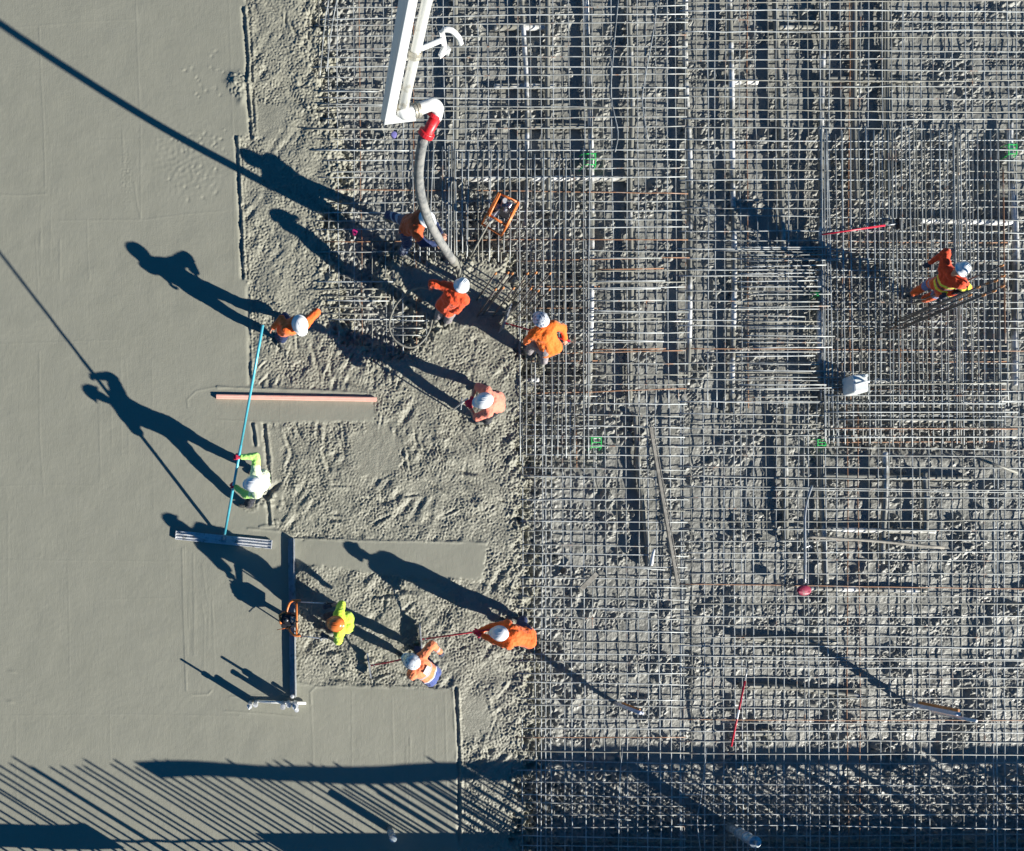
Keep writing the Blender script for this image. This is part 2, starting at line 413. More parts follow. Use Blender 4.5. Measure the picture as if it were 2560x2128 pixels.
# pits, pimples and the spilled lump at the slab's edge
for _ in range(75):
    cx = random.gauss(*random.choice([(545, 30), (520, 30), (480, 40)])); cy = random.choice([random.gauss(185, 30), random.gauss(430, 45), random.gauss(355, 18)])
    if cx > 592: continue
    r = random.uniform(1.5, 4); add_blob(top, cx, cy, r*random.uniform(1, 1.8), r, random.uniform(0, 3), -random.uniform(.003, .012)); add_blob(top, cx-4, cy-2, r*1.3, r, 0, .005)
for (cx, cy, rx, ry, h) in ((588,196,15,12,.05),(600,212,18,9,.045),(618,208,10,8,.05),(598,228,9,11,.03),(604,250,7,10,.045),(585,212,8,8,.03),(572,208,10,4,.02),(609,238,6,6,.02),(32,1680,8,3,.01),(27,1755,9,4,.012),(660,1980,9,4,.008)):
    add_blob(top, cx, cy, rx*(1.25 if cx > 500 else 1), ry*(1.25 if cx > 500 else 1), .2, h*.8)
top += .0022*n8*blob(316, 440, 13, 60)+.0016*n14*blob(470, 400, 70, 60)*mS
spl = sstep(blob(598,212,30,34)*(1+.25*band(22)), .3, .6); top += spl*(.012+.006*n8+.006*n14)
# foot holes and boot prints round the workers
for cx, cy in ((1110,812),(690,850),(716,805),(626,1264),(648,1178),(1212,1056),(1204,974),(640,1250),(668,1240),(830,1545),(1018,1640),(1040,1622),(1262,1550),(1300,1560)):
    d = np.hypot(UU-cx, (VV-cy)*1.2); top += (1-mS*.5)*(.022*np.exp(-((d-15)/6)**2)*(1+.4*n8)-.03*np.exp(-(d/10)**2))
for cx, cy, a in ((682,1220,-.7),(690,1215,-.7),(670,1238,-.6)): add_blob(top, cx, cy, 16, 6, a, -.05)
for _ in range(14): add_blob(top, random.gauss(675,14), random.gauss(1250,18), 5, 5, 0, .03)
# blinding layer under the mesh: smooth panels with crumbs and heaps
pt = sstep(band(130, .5)+.3*band(40), .25, 1.1)
heap = sstep(band(200, .5)+.5*band(60), .8, 1.7)
dense = np.maximum(sstep(sdf([(1040,420),(1500,400),(1500,1150),(1290,1160),(1040,700)]), -30, 30), sstep(sdf([(2040,330),(2510,330),(2510,1120),(2040,1120)]), -30, 30))
base = -.225+.005*band(60)+.0012*n14+(.22+pt)*(.0055*n7+.0055*n8+.004*n14+.004*n45)+(heap*.055+.02*dense*heap)*(1+.3*n14)+.012*dense*n14
base -= .14*dense*(1-.3*pt)
base += .03*np.exp(-(np.maximum(0, -dP-40)/60)**2)*(1+.6*n14)
base += sstep(VV, 1900, 2050)*(.012*n14+.012*n8)
Zf = top*mP+base*(1-mP)
mid = np.exp(-((dP+18)/34)**2); Zf += mid*(.009*n14+.014*n45+.007*n8+.006*n7)
ptrench = sstep(VV, 2108, 2126)*sstep(UU, 1300, 1400); Zf -= .18*ptrench
ex = np.linspace(0, 0, 1)
def ground_z(px, py):
    i = int(np.clip((py-V[0])/CELL, 0, NV-1)); j = int(np.clip((px-U[0])/CELL, 0, NU-1)); return float(Zf[i, j])
X3 = np.stack([(UU-1280)/S, (1064-VV)/S, Zf], -1).reshape(-1, 3).astype(np.float32)
idx = np.arange(NU*NV).reshape(NV, NU)
quads = np.stack([idx[1:, :-1], idx[1:, 1:], idx[:-1, 1:], idx[:-1, :-1]], -1).reshape(-1, 4)
cl = np.where(dS > 0, 0, np.where(dP > -38, 1, 2))[:-1, :-1].reshape(-1)
for k, nm, mt in ((0, 'floated_concrete', M_SMOOTH), (1, 'wet_concrete', M_ROUGH), (2, 'blinding_ground', M_BASE)):
    q = quads[cl == k]; used, inv = np.unique(q, return_inverse=True); inv = inv.reshape(-1)
    me = bpy.data.meshes.new(nm); nf = len(q)
    me.vertices.add(len(used)); me.vertices.foreach_set('co', X3[used].reshape(-1))
    me.loops.add(nf*4); me.loops.foreach_set('vertex_index', inv.astype(np.int32))
    me.polygons.add(nf); me.polygons.foreach_set('loop_start', np.arange(0, nf*4, 4, dtype=np.int32))
    me.polygons.foreach_set('use_smooth', np.ones(nf, bool))
    me.materials.append(mt); me.update(calc_edges=True); me.validate()
    o = bpy.data.objects.new(nm, me); COL.objects.link(o); tag(o, kind='structure')
g = MB(); R0 = 120
g.v = [Vector((-R0, -R0, -.42)), Vector((R0, -R0, -.42)), Vector((R0, R0, -.42)), Vector((-R0, R0, -.42))]; g.f = [[0,1,2,3]]
tag(g.build('ground', M_BASE), kind='structure')

# ------------------------------------------------------------------ reinforcement mats
def bar(parent, p0, p1, z, mat, r=.0112, wob=.017, step=.5, name='bar', zw=.006):
    a = G(*p0, z); b = G(*p1, z); L = (b-a).length; n = max(2, int(L/step)+1); d = (b-a)/L; s_ = Vector((-d.y, d.x, 0))
    ph, ph2 = random.uniform(0, 6), random.uniform(0, 6); wl = random.uniform(2.5, 6)
    pts = []
    for i in range(n+1):
        t = i/n; p = a+(b-a)*t
        p += s_*(wob*math.sin(ph+t*L/wl*2)+random.gauss(0, wob*.22)); p.z += zw*math.sin(ph2+t*L*1.1)+random.gauss(0, .0015)
        pts.append(p)
    m = MB(); m.tube(pts, r, 5); return m.build(name, mat, parent, smooth=True)
def pick(): return random.choices(M_BAR, (5, 5, .9, 1.2))[0]
def mat_thing(label, x0, x1, y0, y1, sx, sy, z, dy_r=0.0, skewx=0.0, skewy=0.0, r=.0110, group=None, ragged=0, jit=3.0, extra=.06, mats=None, ph=0, hx=None, vy=None):
    t = empty('rebar_mat', G((x0+x1)/2, (y0+y1)/2, z), label, 'rebar mat', group)
    x = x0+ph; n = 0
    while x < x1:
        xx = x+random.gauss(0, jit)
        ye = vy(xx) if vy else y1
        bar(t, (xx+random.gauss(0, 2), y0-random.uniform(0, 14)), (xx+skewx*(ye-y0)/(y1-y0)+random.gauss(0, 3), ye+random.uniform(0, 14)), z, (mats or pick)(), r)
        if random.random() < extra and n < 96 and not vy: bar(t, (xx+random.uniform(5, 9), y0-10), (xx+skewx+random.uniform(5, 11), y1), z, (mats or pick)(), r); n += 1
        x += sx; n += 1
    y = y0+ph
    while y < y1 and n < 100:
        yy = y+random.gauss(0, jit)
        xb = hx(yy) if hx else x0
        xs = xb+random.uniform(-ragged, ragged) if ragged else xb-random.uniform(0, 12)
        bar(t, (xs, yy+random.gauss(0, 2)), (x1+random.uniform(0, 14), yy+skewy+random.gauss(0, 3)), z+2*r, (mats or pick)(), r)
        if random.random() < extra and n < 98: bar(t, (xs+random.uniform(-30, 300), yy+random.uniform(5, 9)), (x1-random.uniform(0, 200), yy+skewy+random.uniform(4, 10)), z+2*r, (mats or pick)(), r); n += 1
        y += sy; n += 1
    return t
MG = 'tied rebar mats over the blinding'
ZT = -.035
mat_thing('broad pale rebar mat under the white boom, its left ends sinking into fresh concrete', 796, 1712, -60, 1010, 26.4, 25.5, ZT, skewx=6, skewy=-4, ragged=16, group=MG, hx=lambda y: 796 if y < 640 else (808 if y < 870 and False else 1296), vy=lambda x: 1010 if x > 1292 else (880 if x < 1072 and x > 800 else 650))
mat_thing('broad rebar mat in the upper right corner behind the worker in red and yellow', 1704, 2640, -60, 1010, 26.0, 25.0, ZT-.006, skewx=2, skewy=3, group=MG, ph=8)
mat_thing('rebar mat beside the concrete front, under the long grey steel bar', 1300, 1712, 1004, 2200, 26.6, 27.2, ZT-.003, skewx=4, skewy=5, ragged=10, group=MG)
mat_thing('rebar mat in the lower right corner, under the red-bladed shovel', 1700, 2640, 1004, 2200, 26.2, 26.4, ZT-.008, skewx=2, skewy=4, group=MG, ph=5)
# lower layer, half buried in slurry, under the dense strips only
muddy = lambda: random.choices(M_BAR, (1, .6, 1, 4))[0]
mat_thing('muddy lower rebar layer under the dense pale strip beside the bright orange worker', 1296, 1500, 640, 1160, 27, 20, -.13, mats=muddy, group='lower rebar layers', extra=.0, ph=13, jit=4)
mat_thing('muddy lower rebar layer under the dense dark strip in the right of the picture', 2050, 2520, 560, 1110, 40, 21, -.13, mats=muddy, group='lower rebar layers', extra=.0, ph=12, jit=5)
# dense reinforcement strips
def strip(label, xs, y0, y1, z, r=.0125, horiz=False, gap=0, skew=0, ej=7):
    t = empty('rebar_strip', G(sum(xs)/len(xs) if not horiz else (y0+y1)/2, (y0+y1)/2 if not horiz else sum(xs)/len(xs), z), label, 'rebar strip', 'extra rebar strips laid on the mats')
    for x in xs:
        a = y0+random.gauss(0, ej); b = y1+random.gauss(0, ej)
        if horiz: bar(t, (a, x), (b, x+skew+random.gauss(0, 2)), z, random.choices(M_BAR, (3, 5, 1, 2))[0], r, .006)
        else: bar(t, (x, a), (x+skew+random.gauss(0, 3), b), z, random.choices(M_BAR, (4, 5, 1.2, 1.5))[0], r, .008)
    return t
def spaced(a, b, s_, j=3.5):
    out = []; x = a
    while x < b: out.append(x+random.uniform(-j, j)); x += s_
    return out
strip('long bars packed under the orange engine, ending in fresh concrete', spaced(1032, 1290, 17.5)+[1128,1134], 372, 650, .012, .0125)
strip('long bars packed under the bright orange worker, along the concrete edge', spaced(1300, 1330, 15), 372, 1150, .012, .0125)
strip('pale bars along the right side of the dense strip, beside the bright orange worker', spaced(1336, 1482, 19.5), 380, 1146, .018, .0125)
strip('dense strip of dark upright bars under the worker in red and yellow', spaced(2050, 2512, 18.5)+[2060,2064,2230,2390,2395], 325, 1108, .012, .0115, skew=8)
strip('short pale crossbars jutting right from the dense strip beside the bright orange worker', [648,676,705,725,755,778,800,833,850,876], 1480, 1655, .045, .013, True, ej=5)
strip('short crossbars jutting left from the dark dense strip', spaced(620, 1000, 17), 1850, 2062, .03, .012, True, ej=18)
strip('rows of crossbars below the white plastic can', spaced(965, 1110, 22), 2070, 2520, .04, .0115, True, ej=12)
strip('short crossbars half sunk in concrete beside the coiled hose', [705,726,740,752,770,786,800], 812, 965, .02, .012, True, ej=14)
strip('crossbars showing inside the loop of the coiled hose', [792,803,822,838], 978, 1070, .02, .012, True, ej=8)
strip('white crossbars lapped below the white boom', [222,232,262,324,378], 800, 985, .03, .012, True, ej=26)
# loose bars skewed over the mats
def loose(label, pts, z, r, mat=None):
    m = MB(); m.tube(smooth_path([G(x, y, z) for x, y in pts], 4), r, 6)
    o = m.build('loose_bar', mat or M_BAR[1], smooth=True); return tag(o, label, 'rebar', 'loose bars lying on the mats')
loose('thin pale bar slanting across the upper mat, left of its slanting neighbour', [(1546,0),(1534,130),(1528,240),(1545,330),(1538,380)], .0, .010)
loose('thin pale bar slanting across the upper mat right of its bowed neighbour', [(1645,0),(1632,90),(1612,200),(1606,260),(1620,350)], .0, .010)
loose('thin pale bar leaning over the shadow band, left of the tall glassy pipe', [(1555,1870),(1548,1960),(1545,2128)], .02, .010)
loose('second thin bar leaning over the shadow band, nearer the tall glassy pipe', [(1765,1870),(1752,1990),(1742,2050),(1750,2128)], .02, .010)
loose('skewed pale bar beside the white boom, upper left of the mesh', [(822,0),(812,60),(800,190)], .02, .010)
loose('skewed pale bar in the top left of the mesh, right of its neighbour', [(842,0),(828,80),(816,180)], .02, .010)
loose('rusty bar standing out along the right edge of the mesh', [(2504,420),(2506,560),(2508,760),(2510,860)], .03, .013, M_BAR[2])

# ------------------------------------------------------------------ ducts
def duct(label, pts, mat=None, r=.056, z=-.095, name='duct', group='white ducts threaded under the mesh', rib=True, sink=True):
    P = []
    for i, (x, y) in enumerate(pts): P.append(G(x, y, z))
    P = smooth_path(P, 8)
    m = MB()
    if rib:
        Q = []; R = []
        for a, b in zip(P[:-1], P[1:]):
            n = max(1, int((b-a).length/.035))
            for j in range(n): Q.append(a+(b-a)*j/n); R.append(r*(1.0 if len(R) % 2 else .95))
        Q.append(P[-1]); R.append(r)
        if sink:
            L = 0; f1, f2 = random.uniform(0, 6), random.uniform(0, 6)
            for i in range(len(Q)): Q[i] = Q[i]+Vector((0, 0, .018*math.sin(i*.06+f1)+.012*math.sin(i*.021+f2)))
        m.tube(Q, R, 10)
    else: m.tube(P, r, 10)
    return tag(m.build(name, mat or M_DUCT, smooth=True), label, 'duct', group)
order = ['first', 'second', 'third', 'fourth', 'fifth', 'sixth', 'seventh', 'eighth', 'ninth', 'tenth', 'eleventh']
VD = [([(1140,-40),(1143,200),(1140,420)], M_DUCT2), ([(1306,-40),(1312,60),(1319,200),(1321,420),(1316,560)], M_DUCT), ([(1372,-40),(1372,200),(1374,520)], M_DUCT2), ([(1470,-40),(1478,250),(1484,480),(1482,700),(1478,980)], M_DUCT),
      ([(1574,-40),(1584,250),(1581,420),(1582,700),(1580,1000)], M_DUCT2), ([(1718,-40),(1722,215),(1732,480),(1728,780),(1722,960)], M_DUCT), ([(1829,-40),(1832,100),(1835,320),(1842,560),(1840,800),(1836,1030)], M_DUCT),
      ([(1945,-40),(1950,120),(1958,300),(1965,640)], M_DUCT2), ([(2062,-40),(2064,120),(2063,300),(2058,700),(2058,960)], M_DUCT), ([(2140,-40),(2142,200),(2148,500)], M_DUCT2), ([(2222,-40),(2226,220),(2230,480)], M_DUCT2)]
for i, (p, m_) in enumerate(VD):
    duct('white duct running lengthwise under the mesh, %s one right of the white boom' % order[i], p, m_)
duct('white duct at the right edge of the mesh by the green duct chair', [(2536,300),(2538,420),(2548,560),(2550,800),(2552,960)], M_DUCT)
duct('muddy duct running down the middle of the lower mesh, left of the long grey bar', [(1592,1030),(1604,1180),(1622,1330),(1630,1420)], M_DUCT2)
duct('long muddy duct running down from the dark strip past the shovel handle', [(1968,1020),(1970,1180),(1972,1350)], M_DUCT2)
duct('muddy duct rising below the dark strip, white at its upper end', [(2060,1120),(2062,1190),(2066,1300),(2072,1460)], M_DUCT2)
duct('muddy duct in the lower mesh whose white stub crosses the white crosswise duct', [(2218,1130),(2220,1220),(2216,1330),(2214,1410)], M_DUCT)
duct('muddy duct right of the crossing stub, ending at the crosswise white duct', [(2320,1180),(2322,1250),(2322,1325)], M_DUCT2)
HD = [('crosswise white duct near the top edge beside the white boom', [(1240,58),(1300,57),(1380,60)], M_DUCT), ('crosswise white duct below the first one beside the boom elbow', [(1240,206),(1300,204),(1390,206)], M_DUCT),
      ('muddy crosswise duct level with the red hose coupling', [(1290,308),(1400,305),(1500,309)], M_DUCT2), ('long crosswise white duct above the orange engine, passing the green chair', [(1160,440),(1330,441),(1500,440),(1590,438)], M_DUCT),
      ('crosswise white duct near the top edge right of centre', [(1950,62),(2010,60),(2100,62)], M_DUCT2), ('crosswise muddy duct below it, halfway to the right edge', [(2060,192),(2150,190),(2310,194)], M_DUCT2),
      ('short crosswise duct against the tall duct in the upper right', [(1838,198),(1900,199)], M_DUCT), ('crosswise white duct right of the red-handled hoe', [(2310,546),(2420,548),(2540,552)], M_DUCT),
      ('crosswise white stub right of the white plastic can', [(2190,949),(2225,948),(2262,950)], M_DUCT), ('crosswise white duct below the dark strip near the green clips', [(2240,1050),(2330,1050),(2440,1052)], M_DUCT2),
      ('crosswise muddy duct with one white end in the right of the mesh', [(2060,1190),(2250,1192),(2400,1194),(2440,1195)], M_DUCT2), ('bright white crosswise duct near the bent timber, right of the shovel handle', [(2060,1322),(2200,1326),(2345,1328)], M_DUCT),
      ('crosswise white duct right of the red shovel blade', [(2030,1472),(2120,1474),(2260,1477),(2330,1478)], M_DUCT), ('upper of the two crosswise ducts with dark rings near the red and white pole', [(1850,1596),(1930,1600),(2040,1604),(2100,1606)], M_DUCT2),
      ('lower of the two crosswise ducts near the red and white pole, bending away right', [(1858,1716),(1960,1720),(2060,1730),(2170,1744)], M_DUCT2), ('short white duct stub below the upright bars beside the concrete edge', [(1316,948),(1350,948)], M_DUCT),
      ('lowest crosswise muddy duct half under the shadow near the red and white pole', [(1830,1840),(1900,1838),(1960,1836)], M_DUCT2), ('muddy crosswise duct by the concrete edge in the middle of the picture', [(1300,1188),(1350,1190),(1400,1192)], M_DUCT2)]
for l, p, m_ in HD: duct(l, p, m_, z=-.12, group='white ducts lying crosswise under the mesh')

def stick(name, label, cat, p0, p1, r, mat, group=None, n=8, r2=None):
    m = MB(); m.tube([p0, p1], [r, r if r2 is None else r2], n); return tag(m.build(name, mat, smooth=True), label, cat, group)
# long grey bar, timber offcut, conduits
m = MB(); m.beam(G(1624, 1068, .03), G(1692, 1462, .03), .06, .045)
m.tube([G(1630, 1066, .05), G(1697, 1455, .05)], .012, 6)
tag(m.build('steel_bar', M_WOOD, bevel=.004), 'long dark grey steel bar lying aslant on the lower mat', 'steel bar')
m = MB(); m.beam(W(1452, 1474, .05), W(1492, 1434, .05), .10, .03); tag(m.build('timber_offcut', M_WOOD, bevel=.006), 'short grey offcut lying aslant on the mesh near the concrete edge', 'offcut')
m = MB(); m.tube(smooth_path([G(2012, 1342, .01), G(2110, 1348, .02), (G(2200, 1354, .01)), G(2360, 1370, 0)], 5), [.03]*16, 8); tag(m.build('conduit', M_WOOD, smooth=True), 'long pale conduit lying slightly aslant below the bright white crosswise duct', 'conduit')
m = MB(); m.tube([G(2460, 1150, -.02), G(2545, 1182, -.02)], .028, 8); tag(m.build('conduit', M_DUCT2, smooth=True), 'short pale conduit lying aslant near the right edge of the mesh', 'conduit')
m = MB(); m.tube(smooth_path([G(1372, 1190, .02), G(1372, 1191, .02)], 2), .01, 6)
# green duct chairs
for (x, y, sx, sy, l) in ((1475, 397, 30, 30, 'bright green plastic duct chair under the mesh below the upper ducts'), (1492, 1106, 24, 26, 'bright green plastic chair at the foot of the dense bar strip'),
                          (2056, 1106, 20, 16, 'small green plastic chair at the lower left corner of the dark strip'), (2534, 372, 20, 26, 'green plastic duct chair at the right edge of the mesh'), (2046, 732, 8, 12, 'tiny green plastic clip left of the worker in red and yellow')):
    m = MB(); a, b = sx/S/2, sy/S/2; c = G(x, y, -.02)
    for q in (-1, 1):
        m.beam(c+Vector((q*a, -b, 0)), c+Vector((q*a, b, 0)), .014, .014); m.beam(c+Vector((-a, q*b*.9, .0)), c+Vector((a, q*b*.9, 0)), .012, .012)
        for q2 in (-1, 1): m.beam(c+Vector((q*a, q2*b, 0)), c+Vector((q*a*1.2, q2*b*1.2, -.17)), .014, .014, Vector((1,0,0)))
    m.beam(c+Vector((-a, 0, .004)), c+Vector((a, 0, .004)), .012, .012)
    tag(m.build('duct_chair', M_GREEN), l, 'duct chair', 'green plastic chairs')

# ------------------------------------------------------------------ upright starter bars
def starter(label, tops, h, mat=M_DBAR, ties=True, r=.0165):
    base = []
    t = empty('column_starter', W(*tops[0], h)*1.0, label, 'starter bars', 'column starter bars')
    t.location.z = -.2
    for x, y in tops:
        hh = h+random.uniform(-.06, .06); p = W(x, y, hh)
        lean = Vector((random.gauss(0, .02), random.gauss(0, .02), 0))
        m = MB(); m.tube([Vector((p.x, p.y, -.2))+lean, p], r, 6); b = m.build('bar', mat, t, smooth=True)
        m = MB(); m.capsule(p-Vector((0,0,.02)), p+Vector((0,0,.012)), r*1.35, r*1.35, 8); m.build('bar_cap', M_CAP, b, smooth=True)
        base.append(p)
    if ties:
        xs = [p.x for p in base]; ys = [p.y for p in base]
        for z in (.12, .34):
            m = MB(); q = [Vector((a, b, z)) for a, b in ((min(xs), min(ys)), (max(xs), min(ys)), (max(xs), max(ys)), (min(xs), max(ys)), (min(xs), min(ys)))]
            m.tube(q, .006, 5); m.build('tie', mat, t)
starter('low cluster of upright rusty starter bars in the wet concrete beside the hose outlet', [(1239,684),(1270,682),(1281,684),(1319,684),(1340,682),(1375,684),(1239,724),(1258,720),(1284,721),(1327,722),(1346,727),(1374,724)], 1.45)
starter('tall group of dark starter bars standing beside the worker in red and yellow', [(2505,664),(2508,690),(2490,702),(2470,708),(2446,718),(2506,716),(2425,738),(2460,738),(2402,748),(2486,728)], 2.1)

# ------------------------------------------------------------------ upright pipes
def riser(label, base, h, r, mat=M_WPIPE, cap=None, group='upright pipes cast into the slab', z0=-.02, rings=2, name='riser_pipe', topr=None):
    p = G(*base, z0); q = Vector((p.x, p.y, h)); t = empty(name, p, label, 'pipe', group)
    m = MB(); m.tube([p, q], r, 16); m.build('pipe', mat, t, smooth=True, bevel=0)
    m = MB(); M = Matrix.Translation(q)
    m.lathe([(r*1.18, -.07), (r*1.18, 0), (r*.6, .012), (r*.2, .014)], M, 16); m.build('cap', mat, t)
    for k in range(rings):
        m = MB(); m.tube([Vector((p.x, p.y, h*(.35+.3*k))), Vector((p.x, p.y, h*(.35+.3*k)+.04))], r*1.15, 16); m.build('collar', M_ALUB, t, smooth=True)
    if topr:
        m = MB(); m.tube([q, q+Vector((0, 0, topr[1]))], topr[0], 12); m.build('spigot', mat, t)
    return t
M_GLASSY = simple('grey_pipe', (.45, .52, .56), .15, .2, var=.5, scale=14)
riser('fat glassy grey pipe standing in the smooth slab above the bottom shadow', (973, 2072), .62, .062, M_GLASSY)
riser('fat glassy grey pipe standing in the dark shadow at the bottom of the mesh', (1826, 2070), .86, .10, M_GLASSY, z0=-.2, topr=(.045, .1))
# plumbing manifold at the screed's lower end
t = empty('pipe_manifold', G(690, 1750, 0), 'row of grey plumbing risers on a horizontal pipe at the lower end of the screed', 'pipe manifold')
m = MB(); m.tube([G(640, 1753, .06), G(765, 1757, .06)], .028, 12); m.build('horizontal_pipe', M_WPIPE, t, smooth=True)
for (x, y, h, r, tp) in ((627, 1756, .52, .045, .24), (641, 1754, .44, .042, 0), (708, 1757, .55, .045, .0), (722, 1755, .42, .045, 0), (738, 1756, .55, .055, .25), (741, 1765, .5, .04, 0), (731, 1738, .22, .032, 0)):
    p = G(x, y, -.01); m = MB(); m.tube([p, p+Vector((0, 0, h))], r, 14); rp = m.build('riser', M_WPIPE, t, smooth=True)
    m = MB(); m.lathe([(r*1.2, h-.05), (r*1.2, h), (r*.3, h+.008)], Matrix.Translation(p), 14); m.build('cap', M_ALU, rp)
    if tp: m = MB(); m.tube([p+Vector((0,0,h)), p+Vector((0,0,h+tp))], r*.5, 10); m.build('spigot', M_WPIPE, rp, smooth=True)
# board-like stubs standing in the mesh
p = G(1548, 1762, -.2); t = empty('conduit_bundle', p, 'upright grey conduit bundle with a rusty side standing in the lower mesh', 'conduit')
m = MB(); m.tube([p, Vector((p.x, p.y, .95))], .036, 12).tube([p+Vector((.06, -.01, 0)), Vector((p.x+.06, p.y-.01, .93))], .03, 12); m.build('conduit', simple('conduit_grey', (.55,.58,.68), .4, var=.2, dirt=MUD, dirt_amt=.35), t, smooth=True)
m = MB(); m.tube([p+Vector((.03, .05, .3)), Vector((p.x+.03, p.y+.05, .86))], .022, 8); m.build('rusty_bar', M_CAP, t, smooth=True)
p = G(2292, 1764, -.2); t = empty('conduit_bundle', p, 'upright conduit bundle with a white pole standing in the lower right mesh', 'conduit')
m = MB(); m.beam(p, Vector((p.x, p.y, 1.0)), .10, .07, Vector((0,1,0))); m.build('conduit', bpy.data.materials['conduit_grey'], t, bevel=.02)
m = MB(); m.beam(p+Vector((.05, .06, .2)), Vector((p.x+.05, p.y+.06, .95)), .035, .05, Vector((0,1,0))); m.build('rusty_board', M_CAP, t)
m = MB(); m.tube([p+Vector((.16, -.10, .4)), Vector((p.x+.18, p.y-.10, 1.18))], .032, 12); m.build('white_pole', M_WPIPE, t, smooth=True)

# ------------------------------------------------------------------ edge of the pour beyond the frame: starter bars, boards and sheet whose shadows cross the slab
YF = 2262
t = empty('starter_bar_row', G(1500, YF, -.2), 'long row of upright starter bars along the edge, seen by its slanting shadows', 'starter bars')
x = 200; nb = 0
while x < 3350 and nb < 100:
    h = 2.46+random.gauss(0, .05) if x < 1000 or random.random() < .6 else 2.3
    m = MB(); b = G(x, YF+random.uniform(-4, 4), -.2); m.tube([b, Vector((b.x+random.gauss(0, .012), b.y+random.gauss(0, .01), h))], .024, 6); m.build('bar', M_DBAR, t, smooth=True); nb += 1
    x += random.choice((20, 28, 32, 36, 42))
t = empty('starter_bar_row', G(2400, YF+40, -.2), 'second row of starter bars, unseen, added to crowd the shadows on the mesh side', 'starter bars')  # extra row out of view, added to make the slanting shadows denser
x = 1400; nb = 0
while x < 3700 and nb < 98:
    m = MB(); b = G(x, YF+40+random.uniform(-10, 10), -.2); m.tube([b, Vector((b.x+random.gauss(0, .04), b.y+random.gauss(0, .02), 2.4+random.gauss(0,.1)))], .024, 6); m.build('bar', M_DBAR, t, smooth=True); nb += 1
    x += random.choice((14, 20, 26, 34))
def wavy(name, label, x0, x1, zc, hgt, amp_, mat, y=YF-14, cat='barrier sheet', seed=0):
    m = MB(); n = int((x1-x0)/30)+1; base = len(m.v)
    for i in range(n+1):
        x = x0+(x1-x0)*i/n; zz = zc+amp_*math.sin(x*.0065+seed)+amp_*.4*math.sin(x*.017+seed*2)
        for dy in (0, 2.2):
            for s_ in (-1, 1): m.v.append(G(x, y+dy, zz+s_*hgt/2))
    for i in range(n):
        a = i*4
        for q in ((0,1,5,4),(2,6,7,3),(1,3,7,5),(0,4,6,2)): m.f.append([a+k for k in q])
    m.f.append([0,2,3,1]); a = n*4; m.f.append([a,a+1,a+3,a+2])
    return tag(m.build(name, mat), label, cat)
M_PLY = simple('plywood', (.35,.24,.13), .8, var=.3)
wavy('barrier_sheet', 'sagging barrier strip tied high on the starter bars, left length', 895, 1272, 2.21, .27, .05, M_PLY, seed=1.6)
wavy('barrier_sheet', 'sagging barrier strip tied high on the starter bars, middle length', 1280, 1700, 2.19, .30, .035, M_PLY, seed=2.6)
wavy('barrier_sheet', 'straight barrier strip tied high on the starter bars, right length', 1706, 2900, 2.23, .33, .012, M_PLY, seed=.3)
wavy('barrier_sheet', 'straight barrier strip tied high on the starter bars, far right length', 2918, 3500, 2.23, .33, .01, M_PLY, seed=.3)
wavy('formwork_board', 'short lower formwork board at the left of the edge', -200, 520, 1.13, .42, .035, M_PLY, cat='formwork', seed=2.1)
wavy('formwork_board', 'long lower formwork board along the edge', 905, 3500, .92, .46, .0, M_PLY, cat='formwork')
wavy('shadow_formwork', 'unseen formwork board added behind the long board to raise its shadow', 1600, 3500, .80, .95, .01, M_PLY, y=YF+30, cat='formwork')  # added out of view so the bottom shadow starts higher and darker
m = MB(); m.tube([G(500+20*i, YF-12, 1.02+.012*math.sin(i*1.3)) for i in range(22)], .02, 6); tag(m.build('rope', M_BLACK), 'thin slack rope between the two lower formwork boards', 'rope')

# ------------------------------------------------------------------ concrete pump boom and hose
t = empty('pump_boom', W(965, 300, 5.0), 'white concrete pump boom with delivery pipe reaching in from the top edge', 'pump boom')
ZA, ZB = 5.0, 7.2
m = MB()
def quadbeam(m, c0, c1):
    n = len(m.v); m.v += [Vector(p) for p in c0]+[Vector(p) for p in c1]
    for q in ((0,1,2,3),(7,6,5,4),(0,4,5,1),(1,5,6,2),(2,6,7,3),(3,7,4,0)): m.f.append([n+i for i in q])
# deep box section: top face px (975..1000) at its lower end, its left cheek falling away below
quadbeam(m, [W(950, 300, 4.6), W(961, 303, 5.0), W(986, 300, 5.0), W(976, 292, 4.6)],
            [W(1020, -160, 6.7), W(1052, -160, 7.1), W(1076, -160, 7.1), W(1060, -160, 6.7)])
m.f = m.f[:]
bm_ = m.build('box_arm', M_BOOM, t, bevel=.012)
m = MB(); m.beam(W(960, 298, 4.9), W(1040, 292, 4.9), .10, .14, w2=.08, h2=.1); m.build('end_bracket', M_BOOM, t, bevel=.012)
m = MB(); m.tube([W(1103, -160, 7.1), W(1059, 40, 6.05), W(1039, 130, 5.65), W(1008, 268, 5.06)], [.068, .07, .072, .074], 18); m.build('delivery_pipe', M_BOOMP, t, smooth=True)
m = MB(); m.tube(smooth_path([W(1004, 270, 5.02), W(1012, 283, 4.98), W(1030, 280, 4.95), W(1060, 268, 4.95), W(1080, 262, 4.95), W(1094, 272, 4.85), W(1090, 296, 4.68)], 5), .085, 18); m.build('pipe_elbow', M_BOOM, t, smooth=True)
def ring(m, c, d, r, wd): 
    d = Vector(d).normalized(); m.tube([c-d*wd/2, c+d*wd/2], r, 20)
